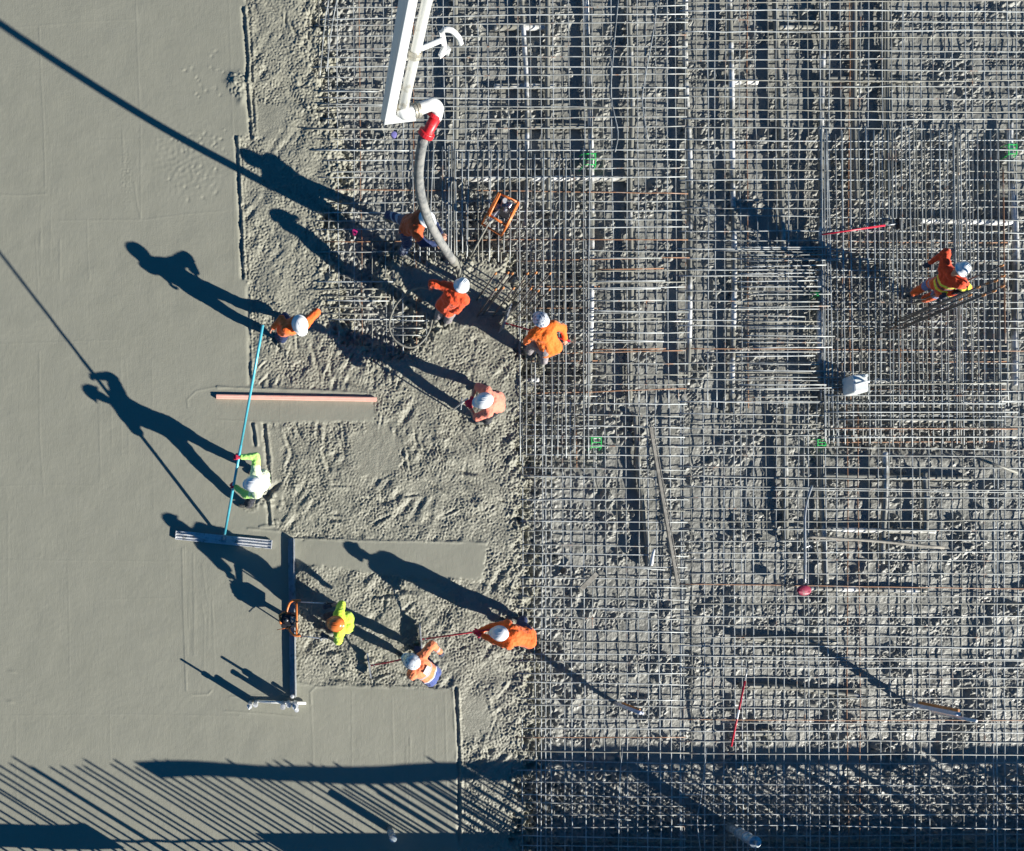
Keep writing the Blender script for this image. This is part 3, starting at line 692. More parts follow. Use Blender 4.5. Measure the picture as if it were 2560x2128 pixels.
for (c, d, rr) in ((W(1007, 262, 5.04), W(1052, 40, 6)-W(1006, 268, 5.02), .098), (W(1045, 274, 4.95), W(1060, 268, 4.95)-W(1030, 280, 4.95), .105), (W(1038, 132, 5.64), W(1052, 40, 6)-W(1006, 268, 5.02), .092)):
    m = MB(); ring(m, c, d, rr, .05); ring(m, c-Vector(d).normalized()*.05, d, rr*.94, .04); m.build('clamp', M_BOOMD, t, smooth=False, bevel=.006)
m = MB(); m.tube([W(1052, 122, 5.6), W(1105, 100, 5.6)], .035, 10)
m.tube(smooth_path([W(1106, 80, 5.6), W(1112, 74, 5.65), W(1128, 76, 5.65), W(1140, 86, 5.6), (W(1149, 98, 5.55)), W(1153, 112, 5.5)], 4), .034, 10)
m.beam(W(1103, 76, 5.6), W(1112, 120, 5.55), .07, .03); m.tube([W(1112, 118, 5.55), W(1102, 138, 5.5)], .04, 10); m.tube([W(1102, 122, 5.5), W(1124, 132, 5.5)], .045, 10); m.beam(W(1098, 142, 5.5), W(1124, 120, 5.55), .05, .05)
m.build('hose_hook', M_BOOM, t, smooth=False, bevel=.006)
for p_ in ((974, 232, 4.9),):
    m = MB(); m.box(W(*p_), .035, .11, .02, Matrix.Rotation(-.25, 3, 'Z')); m.build('yellow_sticker', simple('yellow', (.7,.6,.08)), t)
t = empty('delivery_hose', W(1150, 690, 0), 'thick grey delivery hose hanging from the red coupling of the boom', 'hose')
m = MB(); m.tube([W(1090, 292, 4.72), W(1070, 330, 4.55), W(1062, 342, 4.5)], [.085, .08, .1], 16); m.build('red_coupling', M_RED, t, smooth=True)
m = MB(); ring(m, W(1066, 334, 4.52), W(1090, 292, 4.72)-W(1066, 336, 4.52), .125, .07); ring(m, W(1086, 286, 4.75), W(1090, 280, 4.76)-W(1066, 336, 4.52), .105, .06); m.build('red_clamp', M_RED, t, bevel=.01)
HP = [(1058,346,4.45),(1049,400,4.0),(1047,450,3.55),(1056,505,3.05),(1076,560,2.5),(1104,610,1.85),(1132,652,1.15)]
m = MB(); m.tube(smooth_path([W(*q) for q in HP], 8), .077, 18); m.build('rubber_hose', M_HOSE, t, smooth=True)
m = MB(); m.tube(smooth_path([W(1130,648,1.2), W(1143,664,.85), W(1149,685,.4), W(1150,702,.02)], 6), [.085]*7+[.06]*6+[.055]*6, 14); m.build('hose_end', M_HOSED, t, smooth=True)

# ------------------------------------------------------------------ coiled vibrator hose and engines
m = MB(); m.tube(smooth_path([W(1072,720,1.05), W(1040,722,.85), W(1012,738,.6), W(990,762,.35), (W(976,795,.15)), W(974,822,.08), W(985,848,.06), W(1010,866,.05), W(1035,868,.05), W(1058,852,.06), W(1074,826,.07), W(1080,800,.09)], 6), .021, 8)
tag(m.build('vibrator_hose', M_HOSED, smooth=True), 'thin muddy hose looped on the concrete at the red-shirted worker\'s feet', 'hose')
def Rz(a): return Matrix.Rotation(a, 3, 'Z')
t = empty('vibrator_engine', W(1258, 522, .1), 'orange-framed vibrator engine standing on the mesh with its shaft', 'engine')
corn = [(1246, 482), (1297, 508), (1268, 565), (1218, 535)]
def frame_tubes(m, cs, z, r): 
    for i in range(4): m.tube([W(*cs[i], z), W(*cs[(i+1) % 4], z)], r, 8)
m = MB(); frame_tubes(m, corn, .46, .022)
lowc = [(x+(1258-x)*.02, y+(522-y)*.02) for x, y in corn]
for i in range(4): m.tube([W(*corn[i], .46), Vector((W(*corn[i], .46).x, W(*corn[i], .46).y, .02))], .02, 8)
for i in range(4):
    a = W(*corn[i], .46); b = W(*corn[(i+1) % 4], .46); m.tube([Vector((a.x, a.y, .03)), Vector((b.x, b.y, .03))], .02, 8)
m.tube([W(1222,540,.50), W(1250,484,.52)], .024, 8); m.tube([W(1264,569,.5), W(1295,505,.52)], .024, 8); m.tube([W(1270,562,.42), W(1290,512,.44)], .018, 8)
m.build('frame', M_ORANGE, t, smooth=True)
R = Rz(-.45); c = W(1257, 522, .25)
m = MB(); m.box(c, .34, .30, .05, R); m.build('base_tray', M_BLACK, t)
m = MB(); m.box(c+R@Vector((.02, .03, .08)), .2, .17, .16, R); m.box(c+R@Vector((-.1, -.06, .06)), .09, .12, .12, R); m.build('engine_block', M_ENG, t, bevel=.015)
m = MB(); m.tube([c+R@Vector((-.04, .06, .15)), c+R@Vector((-.04, .06, .2))], .055, 14); m.build('fuel_cap', M_ALU, t, smooth=False, bevel=.008)
m = MB(); m.tube([c+R@Vector((.09, -.02, .16)), c+R@Vector((.09, .07, .19))], .03, 10); m.box(c+R@Vector((.06, -.09, .14)), .07, .05, .06, R); m.tube([c+R@Vector((.02, 0, .17)), c+R@Vector((.12, .1, .17))], .012, 8); m.build('exhaust', M_ALU, t)
m = MB(); m.tube([W(1247, 528, .32), W(1230, 545, .3), W(1224, 552, .29)], [.035, .045, .03], 12); sft = m.build('shaft_coupling', M_ALU, t, smooth=True)
m = MB(); m.tube([W(1228, 547, .3), W(1196, 605, .15), W(1177, 640, -.02)], .02, 8); m.build('shaft', M_HOSED, t, smooth=True)

# power screed
t = empty('power_screed', G(727, 1545, 0), 'power screed with a long straight blade and orange-framed engine before the yellow-clad worker', 'power screed')
m = MB(); m.beam(G(726.5, 1346, .014), G(731.5, 1742, .014), .11, .014); m.beam(G(733.5, 1346, .07), G(738, 1742, .07), .012, .13); m.beam(G(721, 1347, .035), G(725.5, 1741, .035), .010, .03)
m.build('blade', M_ALUB, t, bevel=.004)
m = MB(); m.beam(G(735.8, 1347, .02), G(740.2, 1741, .02), .018, .03); m.build('lip', M_ALUB, t, bevel=.004)
m = MB()
A = lambda x, y, z: W(x, y, z)
m.tube(smooth_path([A(752,1502,.62), A(732,1502,.6), A(722,1512,.55), A(716,1540,.5), (A(722,1565,.5)), A(726,1580,.55), A(738,1589,.6), A(752,1589,.62)], 4), .025, 8)
m.tube([A(741,1500,.6), A(742,1590,.6)], .023, 8)
m.tube([A(702,1560,.5), A(699,1538,.5), A(712,1531,.5), A(724,1535,.5)], .026, 8); m.tube([A(702,1560,.5), A(714,1562,.4)], .018, 8)
m.tube([A(716,1572,.35), A(742,1562,.45)], .012, 6); m.tube([A(692,1575,.30), A(722,1569,.36)], .007, 6)
for q in ((741, 1512), (742, 1582)):
    a = A(*q, .6); m.tube([a, Vector((a.x-.05, a.y, .08))], .014, 8)
m.build('frame', M_ORANGE, t, smooth=True)
m = MB(); c = A(722, 1550, .42); m.box(c, .30, .30, .2); m.tube([c+Vector((0,0,.1)), c+Vector((0,0,.16))], .12, 16); m.build('engine_block', M_BLACK, t, bevel=.02)
m = MB(); m.box(c+Vector((.08,.02,.13)), .1, .12, .08); m.ball(c+Vector((-.04,.0,.17)), .03,.03,.02); m.tube([c+Vector((.12,-.04,.1)), c+Vector((.16,.08,.12))], .03, 8); m.box(c+Vector((.05,-.09,.12)), .12, .04, .05); m.build('engine_top', M_ENG, t, bevel=.01)
m = MB(); m.tube([c-Vector((0,0,.1)), Vector((c.x+.03, c.y, .08))], .05, 10); m.build('drive_column', M_BLACK, t)
for (a, b) in (((752,1505,.62),(818,1509,.92)), ((750,1590,.62),(803,1596,.92))):
    m = MB(); m.tube([A(*a), A(*b)], .012, 8); h = m.build('handle_bar', M_ALU, t, smooth=True)
    m = MB(); m.tube([A(*b)+Vector((.0,-.03,.04)), A(*b)+Vector((0,.02,-.07))], .017, 8); m.tube([A(*b), A(*b)+Vector((.12,0,.03))], .016, 8); m.build('grip', M_BLACK if a[1] < 1550 else M_ALU, h)

# bull float
PB = G(560, 1349, .06); PT = G(672, 950, 3.5)
def pole(tt): return PB+(PT-PB)*tt
t = empty('bull_float', PB, 'bull float with a wide aluminium blade on a long cyan pole', 'bull float')
a, b = G(441, 1338, .03), G(679, 1362, .03); d = (b-a).normalized(); nrm = Vector((-d.y, d.x, 0))
m = MB(); m.beam(a, b, .17, .018)
for q in (-.085, .085): m.beam(a+nrm*q+Vector((0,0,.018)), b+nrm*q+Vector((0,0,.018)), .014, .03)
for q in (-.03, .03): m.beam(a+nrm*q+Vector((0,0,.03)), b+nrm*q+Vector((0,0,.03)), .012, .03)
m.beam(a-d*.005+nrm*.09+Vector((0,0,.02)), a-d*.005-nrm*.09+Vector((0,0,.02)), .015, .04); m.beam(b+nrm*.09+Vector((0,0,.02)), b-nrm*.09+Vector((0,0,.02)), .02, .05)
m.build('blade', M_ALU, t, bevel=.003)
m = MB(); m.box(PB+Vector((0,0,.0)), .10, .12, .05); m.tube([PB, pole(.035)], .026, 10); m.build('pole_bracket', M_ALUB, t)
m = MB(); m.tube([pole(.02), pole(.5)], .026, 12); m.tube([pole(.49), PT], .023, 12); m.build('pole', M_CYAN, t, smooth=True)
# salmon straight edge on its strip
m = MB(); m.beam(G(541, 993, .035), G(941, 1000, .035), .08, .06); m.beam(G(541, 991.2, .068), G(941, 998.2, .068), .012, .008)
tag(m.build('straight_edge', M_SALMON, bevel=.006), 'long salmon-pink straight edge lying on the floated strip', 'straight edge')

# rakes, shovels
def rake(label, head, hp0, hp1, hz1, wd, mat_h=M_REDT, blade_h=.11, name='concrete_rake', tilt=0.0):
    (x0, y0), (x1, y1) = head; a = G(x0, y0, blade_h/2+.01); b = G(x1, y1, blade_h/2+.01); c = G(*hp0, .1)
    t = empty(name, c, label, 'rake')
    m = MB(); m.beam(a, b, .012, blade_h); m.beam(a+Vector((0,0,blade_h/2)), b+Vector((0,0,blade_h/2)), .03, .012); m.build('blade', M_ALUB, t)
    e = W(*hp1, hz1); m = MB(); m.tube([c, e], .0165, 8); m.build('handle', mat_h, t, smooth=True)
    m = MB(); m.tube([c-Vector((0,0,.05)), c+(e-c)*.08], .022, 8); m.tube([(a+b)/2+Vector((0,0,.05)), c], .012, 6); m.build('socket', M_ALUB, t)
rake('red-handled rake held by the worker with a striped shirt, left of him', ((917,1632),(926,1694)), (926,1663), (1060,1638), 1.05, .5)
rake('red-handled rake held by the bending worker in plain orange', ((1046,1556),(1053,1640)), (1050,1598), (1240,1572), 1.05, .6, blade_h=.16)
rake('wide dark spreader on a red handle held by the bright orange worker', ((1267,774),(1246,834)), (1260,812), (1425,853), .95, .5, blade_h=.34)
def shovel(label, a, b, head=None, white=False):
    t = empty('hoe', b, label, 'hoe')
    m = MB(); m.tube([a, b], .019, 8); m.build('handle', M_REDT, t, smooth=True)
    d = (b-a).normalized(); m = MB(); m.tube([b, b+d*.28], .014, 8); m.build('socket', M_ALUB, t, smooth=True)
    n = Vector((-d.y, d.x, 0)); m = MB(); m.beam(b+d*.28+n*.11, b+d*.30-n*.11-d*.03, .015, .09); m.build('blade', M_BLACK, t)
    if white: m = MB(); m.tube([a+(b-a)*.42, a+(b-a)*.56], .021, 8); m.build('white_grip', M_WPIPE, t)
shovel('red-handled hoe lying across the dark strip upper right', W(2056,586,.1), W(2212,564,.08))
shovel('red-handled hoe with a white grip lying on the lower mesh', W(1828,1866,.12), W(1862,1702,.30), white=True)
t = empty('shovel', W(2010,1475,.1), 'muddy long-handled shovel with a red blade resting on the lower right mesh', 'shovel')
m = MB(); m.tube(smooth_path([W(2012,1458,.15), W(2013,1400,.2), W(2012,1330,.24), W(2012,1290,.26), (W(2018,1250,.26)), W(2030,1214,.25)], 5), .024, 8); m.build('handle', M_ALUB, t, smooth=True)
m = MB(); m.ball(W(2010,1476,.12), .15, .11, .05, n=16); m.box(W(2010,1480,.15), .24, .05, .03); m.build('blade', simple('red_plastic', (.42,.04,.09), .5, dirt=MUD, dirt_amt=.35), t, smooth=False, bevel=.01)
m = MB(); m.tube([W(2005,1372,.2), W(2024,1364,.22), W(2028,1370,.22)], .02, 8); m.build('strap', M_ALUB, t)
# small litter: gloves, cups
m = MB(); c = W(1628,1395,.02); m.tube(smooth_path([c+Vector((0,-.16,0)), c+Vector((.01,0,.02)), c+Vector((.05,.18,.03))], 4), [.03,.035,.04,.04,.035,.03,.03,.028,.02], 10); tag(m.build('paint_roller', M_WPIPE, smooth=True), 'small pinkish white cylinder lying beside the long grey bar', 'cylinder')
m = MB(); m.lathe([(.075,0),(.06,.03),(.03,.09),(.012,.12)], Matrix.Translation(G(1410,1428,-.02)), 12); tag(m.build('shadow_cone', M_BLACK), 'small black cone standing in for a triangular shadow near the concrete edge', 'cone')  # black of the cone stands in for a small triangular shadow
m = MB(); m.lathe([(.045,0),(.055,.10),(.05,.11),(.02,.112)], Matrix.Translation(G(886,584,.0)), 12); tag(m.build('plastic_cup', simple('magenta', (.6,.02,.18)), smooth=False), 'small magenta plastic cap lying left of the worker with navy sleeves', 'cap')
m = MB(); m.lathe([(.05,0),(.06,.08),(.03,.085)], Matrix.Translation(G(985,338,-.05)), 12); tag(m.build('plastic_cup', simple('violet', (.22,.2,.5))), 'small violet plastic cap in the mesh beside the red coupling', 'cap')

# jerry can
c = W(2140, 962, .2); t = empty('jerry_can', Vector((c.x, c.y, .0)), 'white plastic can standing on the mesh in the right of the picture', 'jerry can')
m = MB(); R = Rz(.08)
m.box(c+Vector((0,0,-.03)), .30, .36, .34, R); b0 = m.build('body', M_CAN, t, bevel=.035)
m = MB(); pts = [c+R@Vector(q) for q in ((.1,.0,.14),(.1,.0,.21),(-.0,.0,.23),(-.08,.0,.20),(-.1,.0,.14))]; m.tube(smooth_path(pts, 4), .022, 8); m.build('handle', M_CAN, t, smooth=True)
m = MB(); m.tube([c+R@Vector((.08,.13,.13)), c+R@Vector((.08,.13,.20))], .035, 14); m.build('cap', M_CAN, t, bevel=.006)

# measuring staff of the pink-shirted worker
t = empty('level_staff', G(1131, 1026, 0), 'short grey levelling staff with a cross grip held by the salmon-shirted worker', 'levelling staff')
m = MB(); q = G(1131, 1026, 0); tp = Vector((q.x+.05, q.y-.02, 1.15)); m.tube([q, tp], .016, 8); m.build('staff', M_ALU, t, smooth=True)
m = MB(); cc = q+(tp-q)*.6; m.tube([cc+Vector((-.01,-.12,0)), cc+Vector((.01,.12,0))], .016, 8); m.box(cc, .05, .06, .09); m.build('receiver', M_ALUB, t, bevel=.005)

# ------------------------------------------------------------------ people
def remeshed(m, name, mat, parent, vox, smooth_it=3, disp=0, dscale=.12):
    o = m.build(name, mat, parent, smooth=True)
    r = o.modifiers.new('r', 'REMESH'); r.mode = 'VOXEL'; r.voxel_size = vox; r.use_smooth_shade = True
    if smooth_it:
        s_ = o.modifiers.new('s', 'SMOOTH'); s_.factor = .5; s_.iterations = smooth_it
    if disp:
        tx = bpy.data.textures.new('folds', 'CLOUDS'); tx.noise_scale = dscale; tx.noise_depth = 2
        d = o.modifiers.new('d', 'DISPLACE'); d.texture = tx; d.strength = disp; d.mid_level = .5; d.texture_coords = 'GLOBAL'
    return o
def ik(a, b, l1, l2, hint):
    d = b-a; L = d.length; mx = (l1+l2)*.995
    if L > mx: b = a+d*(mx/L); d = b-a; L = mx
    u = d/L; h = hint-u*hint.dot(u)
    if h.length < 1e-4: h = Vector((0,0,1))-u*u.z
    h.normalize(); x = (l1*l1-l2*l2+L*L)/(2*L); y = math.sqrt(max(0, l1*l1-x*x))
    return a+u*x+h*y, b
def hand_mesh(m, wrist, fd, nrm, side, inflate=0.0, curl=.9):
    """palm and five fingers: fd = finger direction, nrm = palm normal (curl side)"""
    fd = fd.normalized(); nrm = (nrm-fd*nrm.dot(fd)).normalized(); lat = fd.cross(nrm)*side
    k = inflate
    for q in (-.028, 0, .028): m.capsule(wrist, wrist+fd*.085+lat*q, .022+k, .017+k, 8)
    for i, (q, L) in enumerate(((-.033, .062), (-.011, .075), (.011, .082), (.033, .072))):
        b = wrist+fd*.09+lat*q; c1 = curl*(.8+.1*i)
        d1 = fd*math.cos(c1*.6)+nrm*math.sin(c1*.6); e = b+d1*L*.5
        d2 = fd*math.cos(c1*1.7)+nrm*math.sin(c1*1.7); f = e+d2*L*.5
        m.capsule(b, e, .0095+k, .009+k, 8); m.capsule(e, f, .009+k, .008+k, 8)
    b = wrist+fd*.03+lat*.03; e = b+(fd*.6+lat*.7+nrm*.25).normalized()*.04; f = e+(fd*.7+lat*.1+nrm*.6).normalized()*.035
    m.capsule(b, e, .013+k, .011+k, 8); m.capsule(e, f, .0105+k, .009+k, 8)

def person(label, hat, pelvis, face, hands, feet, hat_mat=M_HATW, shirt=(.9,.2,.02), sleeve='long', sleeve_mat=None, trousers=M_DARKC, glove=None, bands=None,
           tr_bands=None, elbow=None, look=None, vest_extra=None, band_cols=None, hunch=.0, knee_out=.15):
    hz = hat[2]; F = Vector((face[0], -face[1], 0)).normalized(); Lf = Vector((-F.y, F.x, 0))      # Lf: the person's left
    head = W(hat[0], hat[1], hz)-Vector((0, 0, .05))
    pt = W(*pelvis)
    up = (head-pt).normalized()
    look = look if look is not None else .45
    hd = (up+Vector((0,0,.5))+F*.1).normalized()
    neck = head-hd*.17
    pel = neck+(pt-neck).normalized()*.53
    sp = (neck-pel).normalized()
    root = empty('person', Vector((pel.x, pel.y, 0)), label, 'person', 'workers on the pour')
    O = Vector((pel.x, pel.y, 0))
    # forward axis of the chest perpendicular to the spine
    Fc = (F-sp*F.dot(sp)).normalized(); Lc = sp.cross(Fc); Lc = Lc if Lc.dot(Lf) > 0 else -Lc
    chest = pel+sp*.36-Fc*hunch
    shl = {s_: neck-sp*.075+Lc*.195*s_+Fc*.01 for s_ in (1, -1)}
    hip = {s_: pel+Lf*.095*s_-Vector((0,0,.02)) for s_ in (1, -1)}
    arms = {}; legs = {}
    for s_, h in ((1, hands[0]), (-1, hands[1])):
        tgt = h if isinstance(h, Vector) else W(*h)
        hint = Lc*.6*s_-Vector((0,0,.8))-Fc*.5
        if elbow and elbow[0 if s_ == 1 else 1] is not None: hint = W(*elbow[0 if s_ == 1 else 1])-(shl[s_]+tgt)/2
        dd = (tgt-shl[s_]).normalized(); el, wr = ik(shl[s_], tgt-dd*.06, .30, .27, hint); arms[s_] = (el, wr, tgt)
    for s_, f in ((1, feet[0]), (-1, feet[1])):
        an = W(*f) if len(f) == 3 else W(f[0], f[1], 0); an = Vector((an.x, an.y, an.z+.09))
        D = (an-hip[s_]).length; sc = max(1.0, D/(.86*.99))
        kn, an2 = ik(hip[s_], an, .44*sc, .42*sc, F+Lf*s_*knee_out); legs[s_] = (kn, an2)
    # head turned down a little along the spine
    Hx = (F+Vector((0,0,-look))).normalized(); Hy = Lf; Hz = Hx.cross(Hy).normalized(); Hz = Hz if Hz.z > 0 else -Hz
    RH = Matrix((Hx, Hy, Hz)).transposed()
    # ---- body
    m = MB()
    m.ball(head, .098, .078, .115, RH, 16, 12)
    m.ball(head+RH@Vector((.03, 0, -.06)), .06, .055, .055, RH)
    m.capsule(head+RH@Vector((.09, 0, 0)), head+RH@Vector((.108, 0, -.03)), .010, .014, 8)
    for s_ in (1, -1):
        m.ball(head+RH@Vector((-.005, .082*s_, -.015)), .022, .010, .032, RH, 8, 6); m.ball(head+RH@Vector((.085, .03*s_, .012)), .012, .016, .010, RH, 8, 6)
    m.capsule(head+RH@Vector((.088, -.022, -.062)), head+RH@Vector((.088, .022, -.062)), .008, .008, 8)
    m.capsule(neck, head-RH@Vector((.01, 0, .06)), .058, .052)
    def torso(m, k):
        m.capsule(shl[1]-Lc*.03, shl[-1]+Lc*.03, .07+k, .07+k)
        for s_ in (1, -1):
            m.capsule(neck-sp*.12+Lc*.08*s_, pel+sp*.1+Lc*.055*s_-Fc*hunch*.5, .098+k, .09+k); m.capsule(neck-sp*.02, shl[s_], .055+k, .06+k)
            m.capsule(chest+Lc*.07*s_-Fc*.03, chest-sp*.1+Lc*.05*s_-Fc*.03, .085+k, .08+k)
    torso(m, 0)
    for s_ in (1, -1):
        el, wr, tg = arms[s_]; kn, an = legs[s_]
        m.capsule(shl[s_], el, .052, .040); m.capsule(el, wr, .040, .027)
        fdir = (wr-el).normalized(); hand_mesh(m, wr+fdir*.01, fdir, Vector((0,0,-1))+Fc*.2, s_)
        m.capsule(hip[s_], kn, .085, .057); m.capsule(kn, an, .055, .038); m.capsule(an-Vector((0,0,.04)), an+F*.15-Vector((0,0,.06)), .045, .035)
        m.capsule(pel+sp*.08, hip[s_], .1, .1)
    remeshed(m, 'body', M_SKIN, root, .0075, 2)
    # ---- shirt
    bl = []
    if bands:
        for lo_, hi_, cc in bands: bl.append((tuple(pel-O), tuple(sp), lo_, hi_, cc))
    mt = cloth('shirt_cloth', shirt, bl)
    m = MB(); torso(m, .046); m.capsule(neck-sp*.16-Fc*.035, pel+sp*.05-Fc*.02, .14, .14)
    for q in (-.06, 0, .06): m.capsule(pel+sp*.12+Lc*q, pel-sp*.02+Lc*q*1.3, .138, .145)
    ml = MB() if sleeve_mat else m
    for s_ in (1, -1):
        el, wr, tg = arms[s_]
        m.capsule(shl[s_]-Lc*.02*s_, shl[s_]+(el-shl[s_])*.35, .102, .092)
        if sleeve == 'short': m.capsule(shl[s_], shl[s_]+(el-shl[s_])*.8, .096, .088)
        else:
            ml.capsule(shl[s_], el, .092, .076); ml.capsule(el, wr-(wr-el)*.04, .076, .052)
            ml.capsule(el-(el-shl[s_])*.2, el+(wr-el)*.15, .082, .074)
    remeshed(m, 'shirt', mt, root, .012, 3, .035, .09)
    if sleeve_mat: remeshed(ml, 'sleeves', sleeve_mat, root, .012, 3, .03, .08)
    # ---- trousers
    m = MB()
    for s_ in (1, -1):
        kn, an = legs[s_]
        m.capsule(pel+Lf*.05*s_+sp*.08, hip[s_]-Vector((0,0,.03)), .13, .132); m.capsule(hip[s_], kn, .125, .1); m.capsule(kn, an+Vector((0,0,.12)), .1, .086)
    m.capsule(hip[1]-F*.03, hip[-1]-F*.03, .11, .11)
    if isinstance(trousers, tuple):
        tb = []
        for s_ in (1,):
            kn, an = legs[s_]; dd = (kn-hip[s_]).normalized(); 
            for (lo_, hi_, cc) in (tr_bands or ()): tb.append((tuple(pel-O), (0, 0, -1), lo_, hi_, cc))
        tm = cloth('trouser_cloth', trousers, tb)
    else: tm = trousers
    remeshed(m, 'trousers', tm, root, .012, 3, .035, .09)
    for s_ in (1, -1):
        kn, an = legs[s_]; m = MB()
        m.capsule(kn+(an-kn)*.45, an, .062, .055, 12); m.capsule(an-Vector((0,0,.045))-F*.05, an+F*.17-Vector((0,0,.05)), .052, .045, 12); m.capsule(an-Vector((0,0,.03)), an+F*.08-Vector((0,0,.04)), .055, .05, 12)
        remeshed(m, 'boot', M_BOOT, root, .012, 2)
        if glove:
            el, wr, tg = arms[s_]; fdir = (wr-el).normalized(); m = MB(); hand_mesh(m, wr+fdir*.01, fdir, Vector((0,0,-1))+Fc*.2, s_, .006); m.capsule(wr-fdir*.03, wr+fdir*.03, .042, .034, 10)
            remeshed(m, 'glove', glove, root, .007, 1)
    # ---- hard hat
    HM = Matrix.Translation(head+RH@Vector((0, 0, .035))) @ RH.to_4x4() @ Matrix.Diagonal((1.15, .98, 1, 1))
    m = MB(); prof = [(.125, -.004), (.152, -.008), (.155, .002), (.134, .012), (.130, .04), (.118, .078), (.092, .108), (.055, .126), (.02, .132)]
    m.lathe(prof, HM, 28); ht = m.build('hard_hat', hat_mat, root, smooth=True)
    m = MB()
    for q in (-.028, 0, .028):
        m.tube([HM@Vector((.118*math.cos(a_), q, .01+.127*math.sin(a_))) for a_ in [math.pi*(i+1.2)/12 for i in range(10)]], .006, 6)
    m.build('hat_ridge', hat_mat, ht, smooth=True)
    m = MB(); n = 9; b0 = len(m.v)
    for zz in (0, .007):
        for i in range(n):
            a_ = -1.0+2.0*i/(n-1)
            m.v.append(HM@Vector((.13*math.cos(a_), .13*math.sin(a_), .002+zz))); m.v.append(HM@Vector(((.13+.06*math.cos(a_*1.45))*math.cos(a_), (.13+.06*math.cos(a_*1.45))*math.sin(a_), -.014+zz)))
    for i in range(n-1):
        a_ = b0+2*i; m.f.append([a_, a_+1, a_+3, a_+2]); c_ = a_+2*n; m.f.append([c_, c_+2, c_+3, c_+1]); m.f.append([a_+1, c_+1, c_+3, a_+3])
    m.build('hat_peak', hat_mat, ht, smooth=False)
    return root, dict(pel=pel, sp=sp, Lc=Lc, Fc=Fc, neck=neck, O=O)

LIME = (.50, .88, .05); SILV = (.62, .62, .64)
person('worker in a rust orange shirt with navy sleeves steadying the hanging hose', (1066, 546, 1.72), (1012, 566, .92), (1, .35), [(1108, 590, 1.45), (1094, 614, 1.05)], [(968, 549, .0), (1003, 640, .0)],
       shirt=(.52, .085, .015), sleeve_mat=M_NAVY, trousers=(.02, .04, .12), tr_bands=[(.48, .54, (.35,.4,.5)), (.62, .67, (.35,.4,.5))])
person('worker in a red-orange shirt standing in the pour at the hose outlet', (1153, 715, 1.72), (1112, 772, .92), (.6, -.75), [(1072, 720, 1.1), (1150, 752, 1.0)], [(1092, 798), (1114, 808)],
       shirt=(.88, .085, .012), trousers=M_GREYC, elbow=[(1075, 712, 1.3), (1138, 778, 1.1)])
person('worker in a bright orange shirt crouching over the mesh with a red-handled spreader', (1354, 801, 1.42), (1388, 898, .70), (-.35, -1), [(1338, 834, .66), (1416, 852, .86)], [(1316, 884), (1352, 908)],
       shirt=(.97, .19, .01), trousers=M_GREYC, hat_mat=M_HATM, elbow=[None, (1410, 815, 1.1)])
person('worker in orange with arms spread beside the upper end of the cyan pole', (749, 809, 1.72), (716, 822, .94), (.45, 1), [(772, 806, 1.15), (678, 818, 1.1)], [(712, 800), (698, 850)],
       shirt=(.96, .15, .015), trousers=M_NAVY, elbow=[(792, 782, 1.35), (700, 800, 1.3)])
person('worker in a salmon pink shirt holding a levelling staff in red gloves', (1212, 1001, 1.62), (1250, 1006, .88), (-1, .12), [(1169, 1013, 1.0), (1172, 1003, 1.08)], [(1212, 1056), (1204, 975)],
       shirt=(.92, .26, .17), sleeve='short', trousers=M_DARKC, glove=M_GLR, elbow=[(1195, 1048, 1.15), (1195, 975, 1.2)])
person('worker in a lime green vest with red gloves pushing the bull float pole', (634, 1209, 1.74), (660, 1200, .93), (-1, .05), [pole(.295), pole(.455)], [(622, 1264), (646, 1182)],
       shirt=(.82, .97, .60), sleeve_mat=cloth('green_sleeve', (.5, .9, .2)), trousers=M_DARKC, glove=M_GLR, bands=[(.2, .26, SILV), (.34, .39, SILV)], hat_mat=M_HATW, elbow=[(615, 1240, 1.2), (655, 1130, 1.6)])  # shirt colour whitened to carry the bright highlight on his back
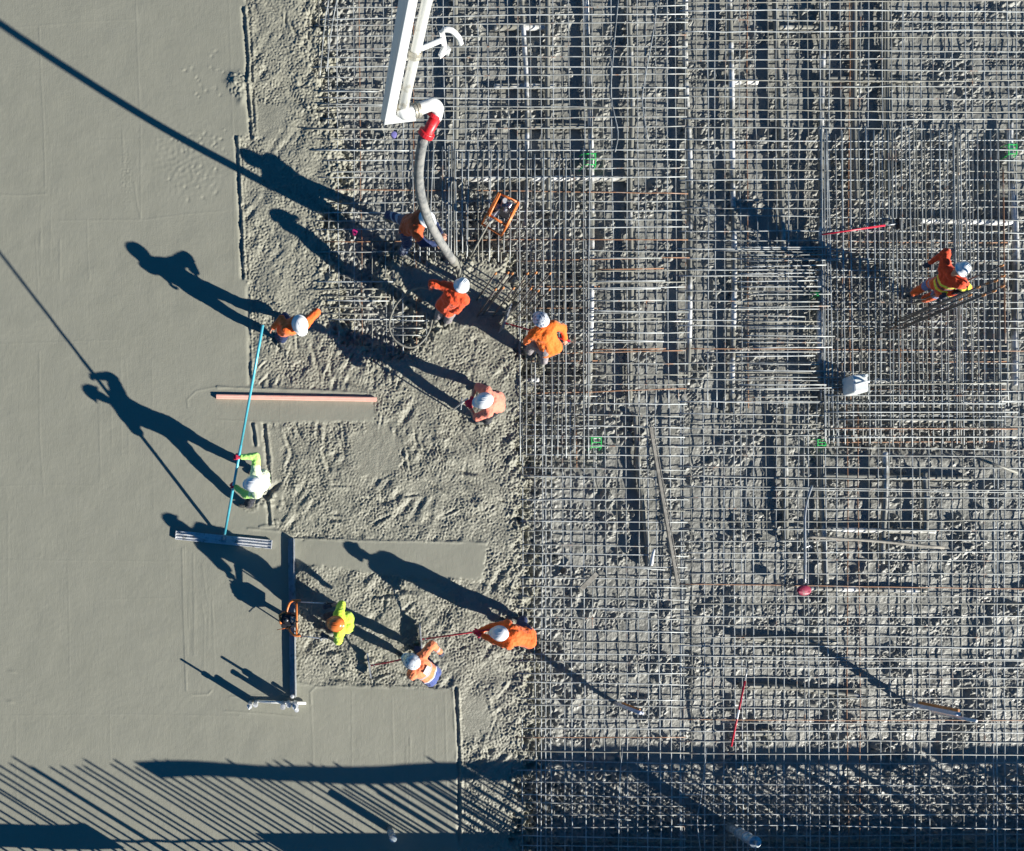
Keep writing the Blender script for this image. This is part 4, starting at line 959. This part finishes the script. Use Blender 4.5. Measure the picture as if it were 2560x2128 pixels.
person('worker in fluorescent yellow with an orange hard hat driving the power screed', (842, 1560, 1.68), (868, 1556, .93), (-1, 0), [(812, 1592, .98), (820, 1513, .98)], [(822, 1572), (816, 1540)],
       shirt=(.62, .85, .06), sleeve='short', hat_mat=M_HATO, trousers=M_DARKC, glove=M_GLB, hunch=.06, elbow=[(852, 1608, 1.2), (862, 1508, 1.2)])
r_, I = person('worker in an orange shirt with silver bands, navy hem and a white back print, raking', (1031, 1655, 1.58), (1094, 1700, .95), (-.85, -.5), [(1044, 1645, .95), (1106, 1629, 1.15)], [(1014, 1644), (1040, 1622)],
       shirt=(.94, .25, .10), bands=[(-.2, .07, (.06, .09, .28)), (.07, .10, SILV), (.23, .28, (.35, .33, .36))], trousers=M_NAVY, glove=M_GLB, hat_mat=M_HATM, elbow=[None, (1082, 1628, 1.25)])
pc = I['pel']+I['sp']*.37-I['Fc']*.178
m = MB(); up_ = I['sp']; rt = I['Lc']; nn = -I['Fc']
Rb = Matrix((rt, up_, nn)).transposed(); m.box(pc, .16, .11, .012, Rb); m.box(pc+Rb@Vector((0,.0,.0)), .12, .08, .013, Rb); m.build('back_print', simple('print_white', (.8,.8,.8)), r_)
person('worker in a plain orange shirt bending low with a long red-handled rake', (1253, 1584, 1.36), (1324, 1594, .98), (-1, -.03), [(1196, 1586, .78), (1186, 1580, .72)], [(1262, 1556), (1300, 1548)],
       shirt=(.97, .15, .012), trousers=M_NAVY, glove=M_GLR, look=.8)
person('worker in red and yellow with orange trousers standing alone on the right mesh', (2404, 674, 1.60), (2354, 720, .82), (.75, -.5), [(2320, 652, 1.1), (2368, 742, 1.0)], [(2268, 740, .0), (2294, 756, .0)],
       shirt=(.80, .07, .01), bands=[(.08, .16, (.75,.80,.03)), (.30, .40, (.75,.80,.03)), (.20, .27, (.02,.02,.03))], trousers=(.88, .13, .015), tr_bands=[(.24, .31, (.22,.27,.45)), (.42, .50, (.22,.27,.45))], glove=M_GLB, hat_mat=M_HATW, elbow=[(2345, 622, 1.3), (2395, 735, 1.1)])
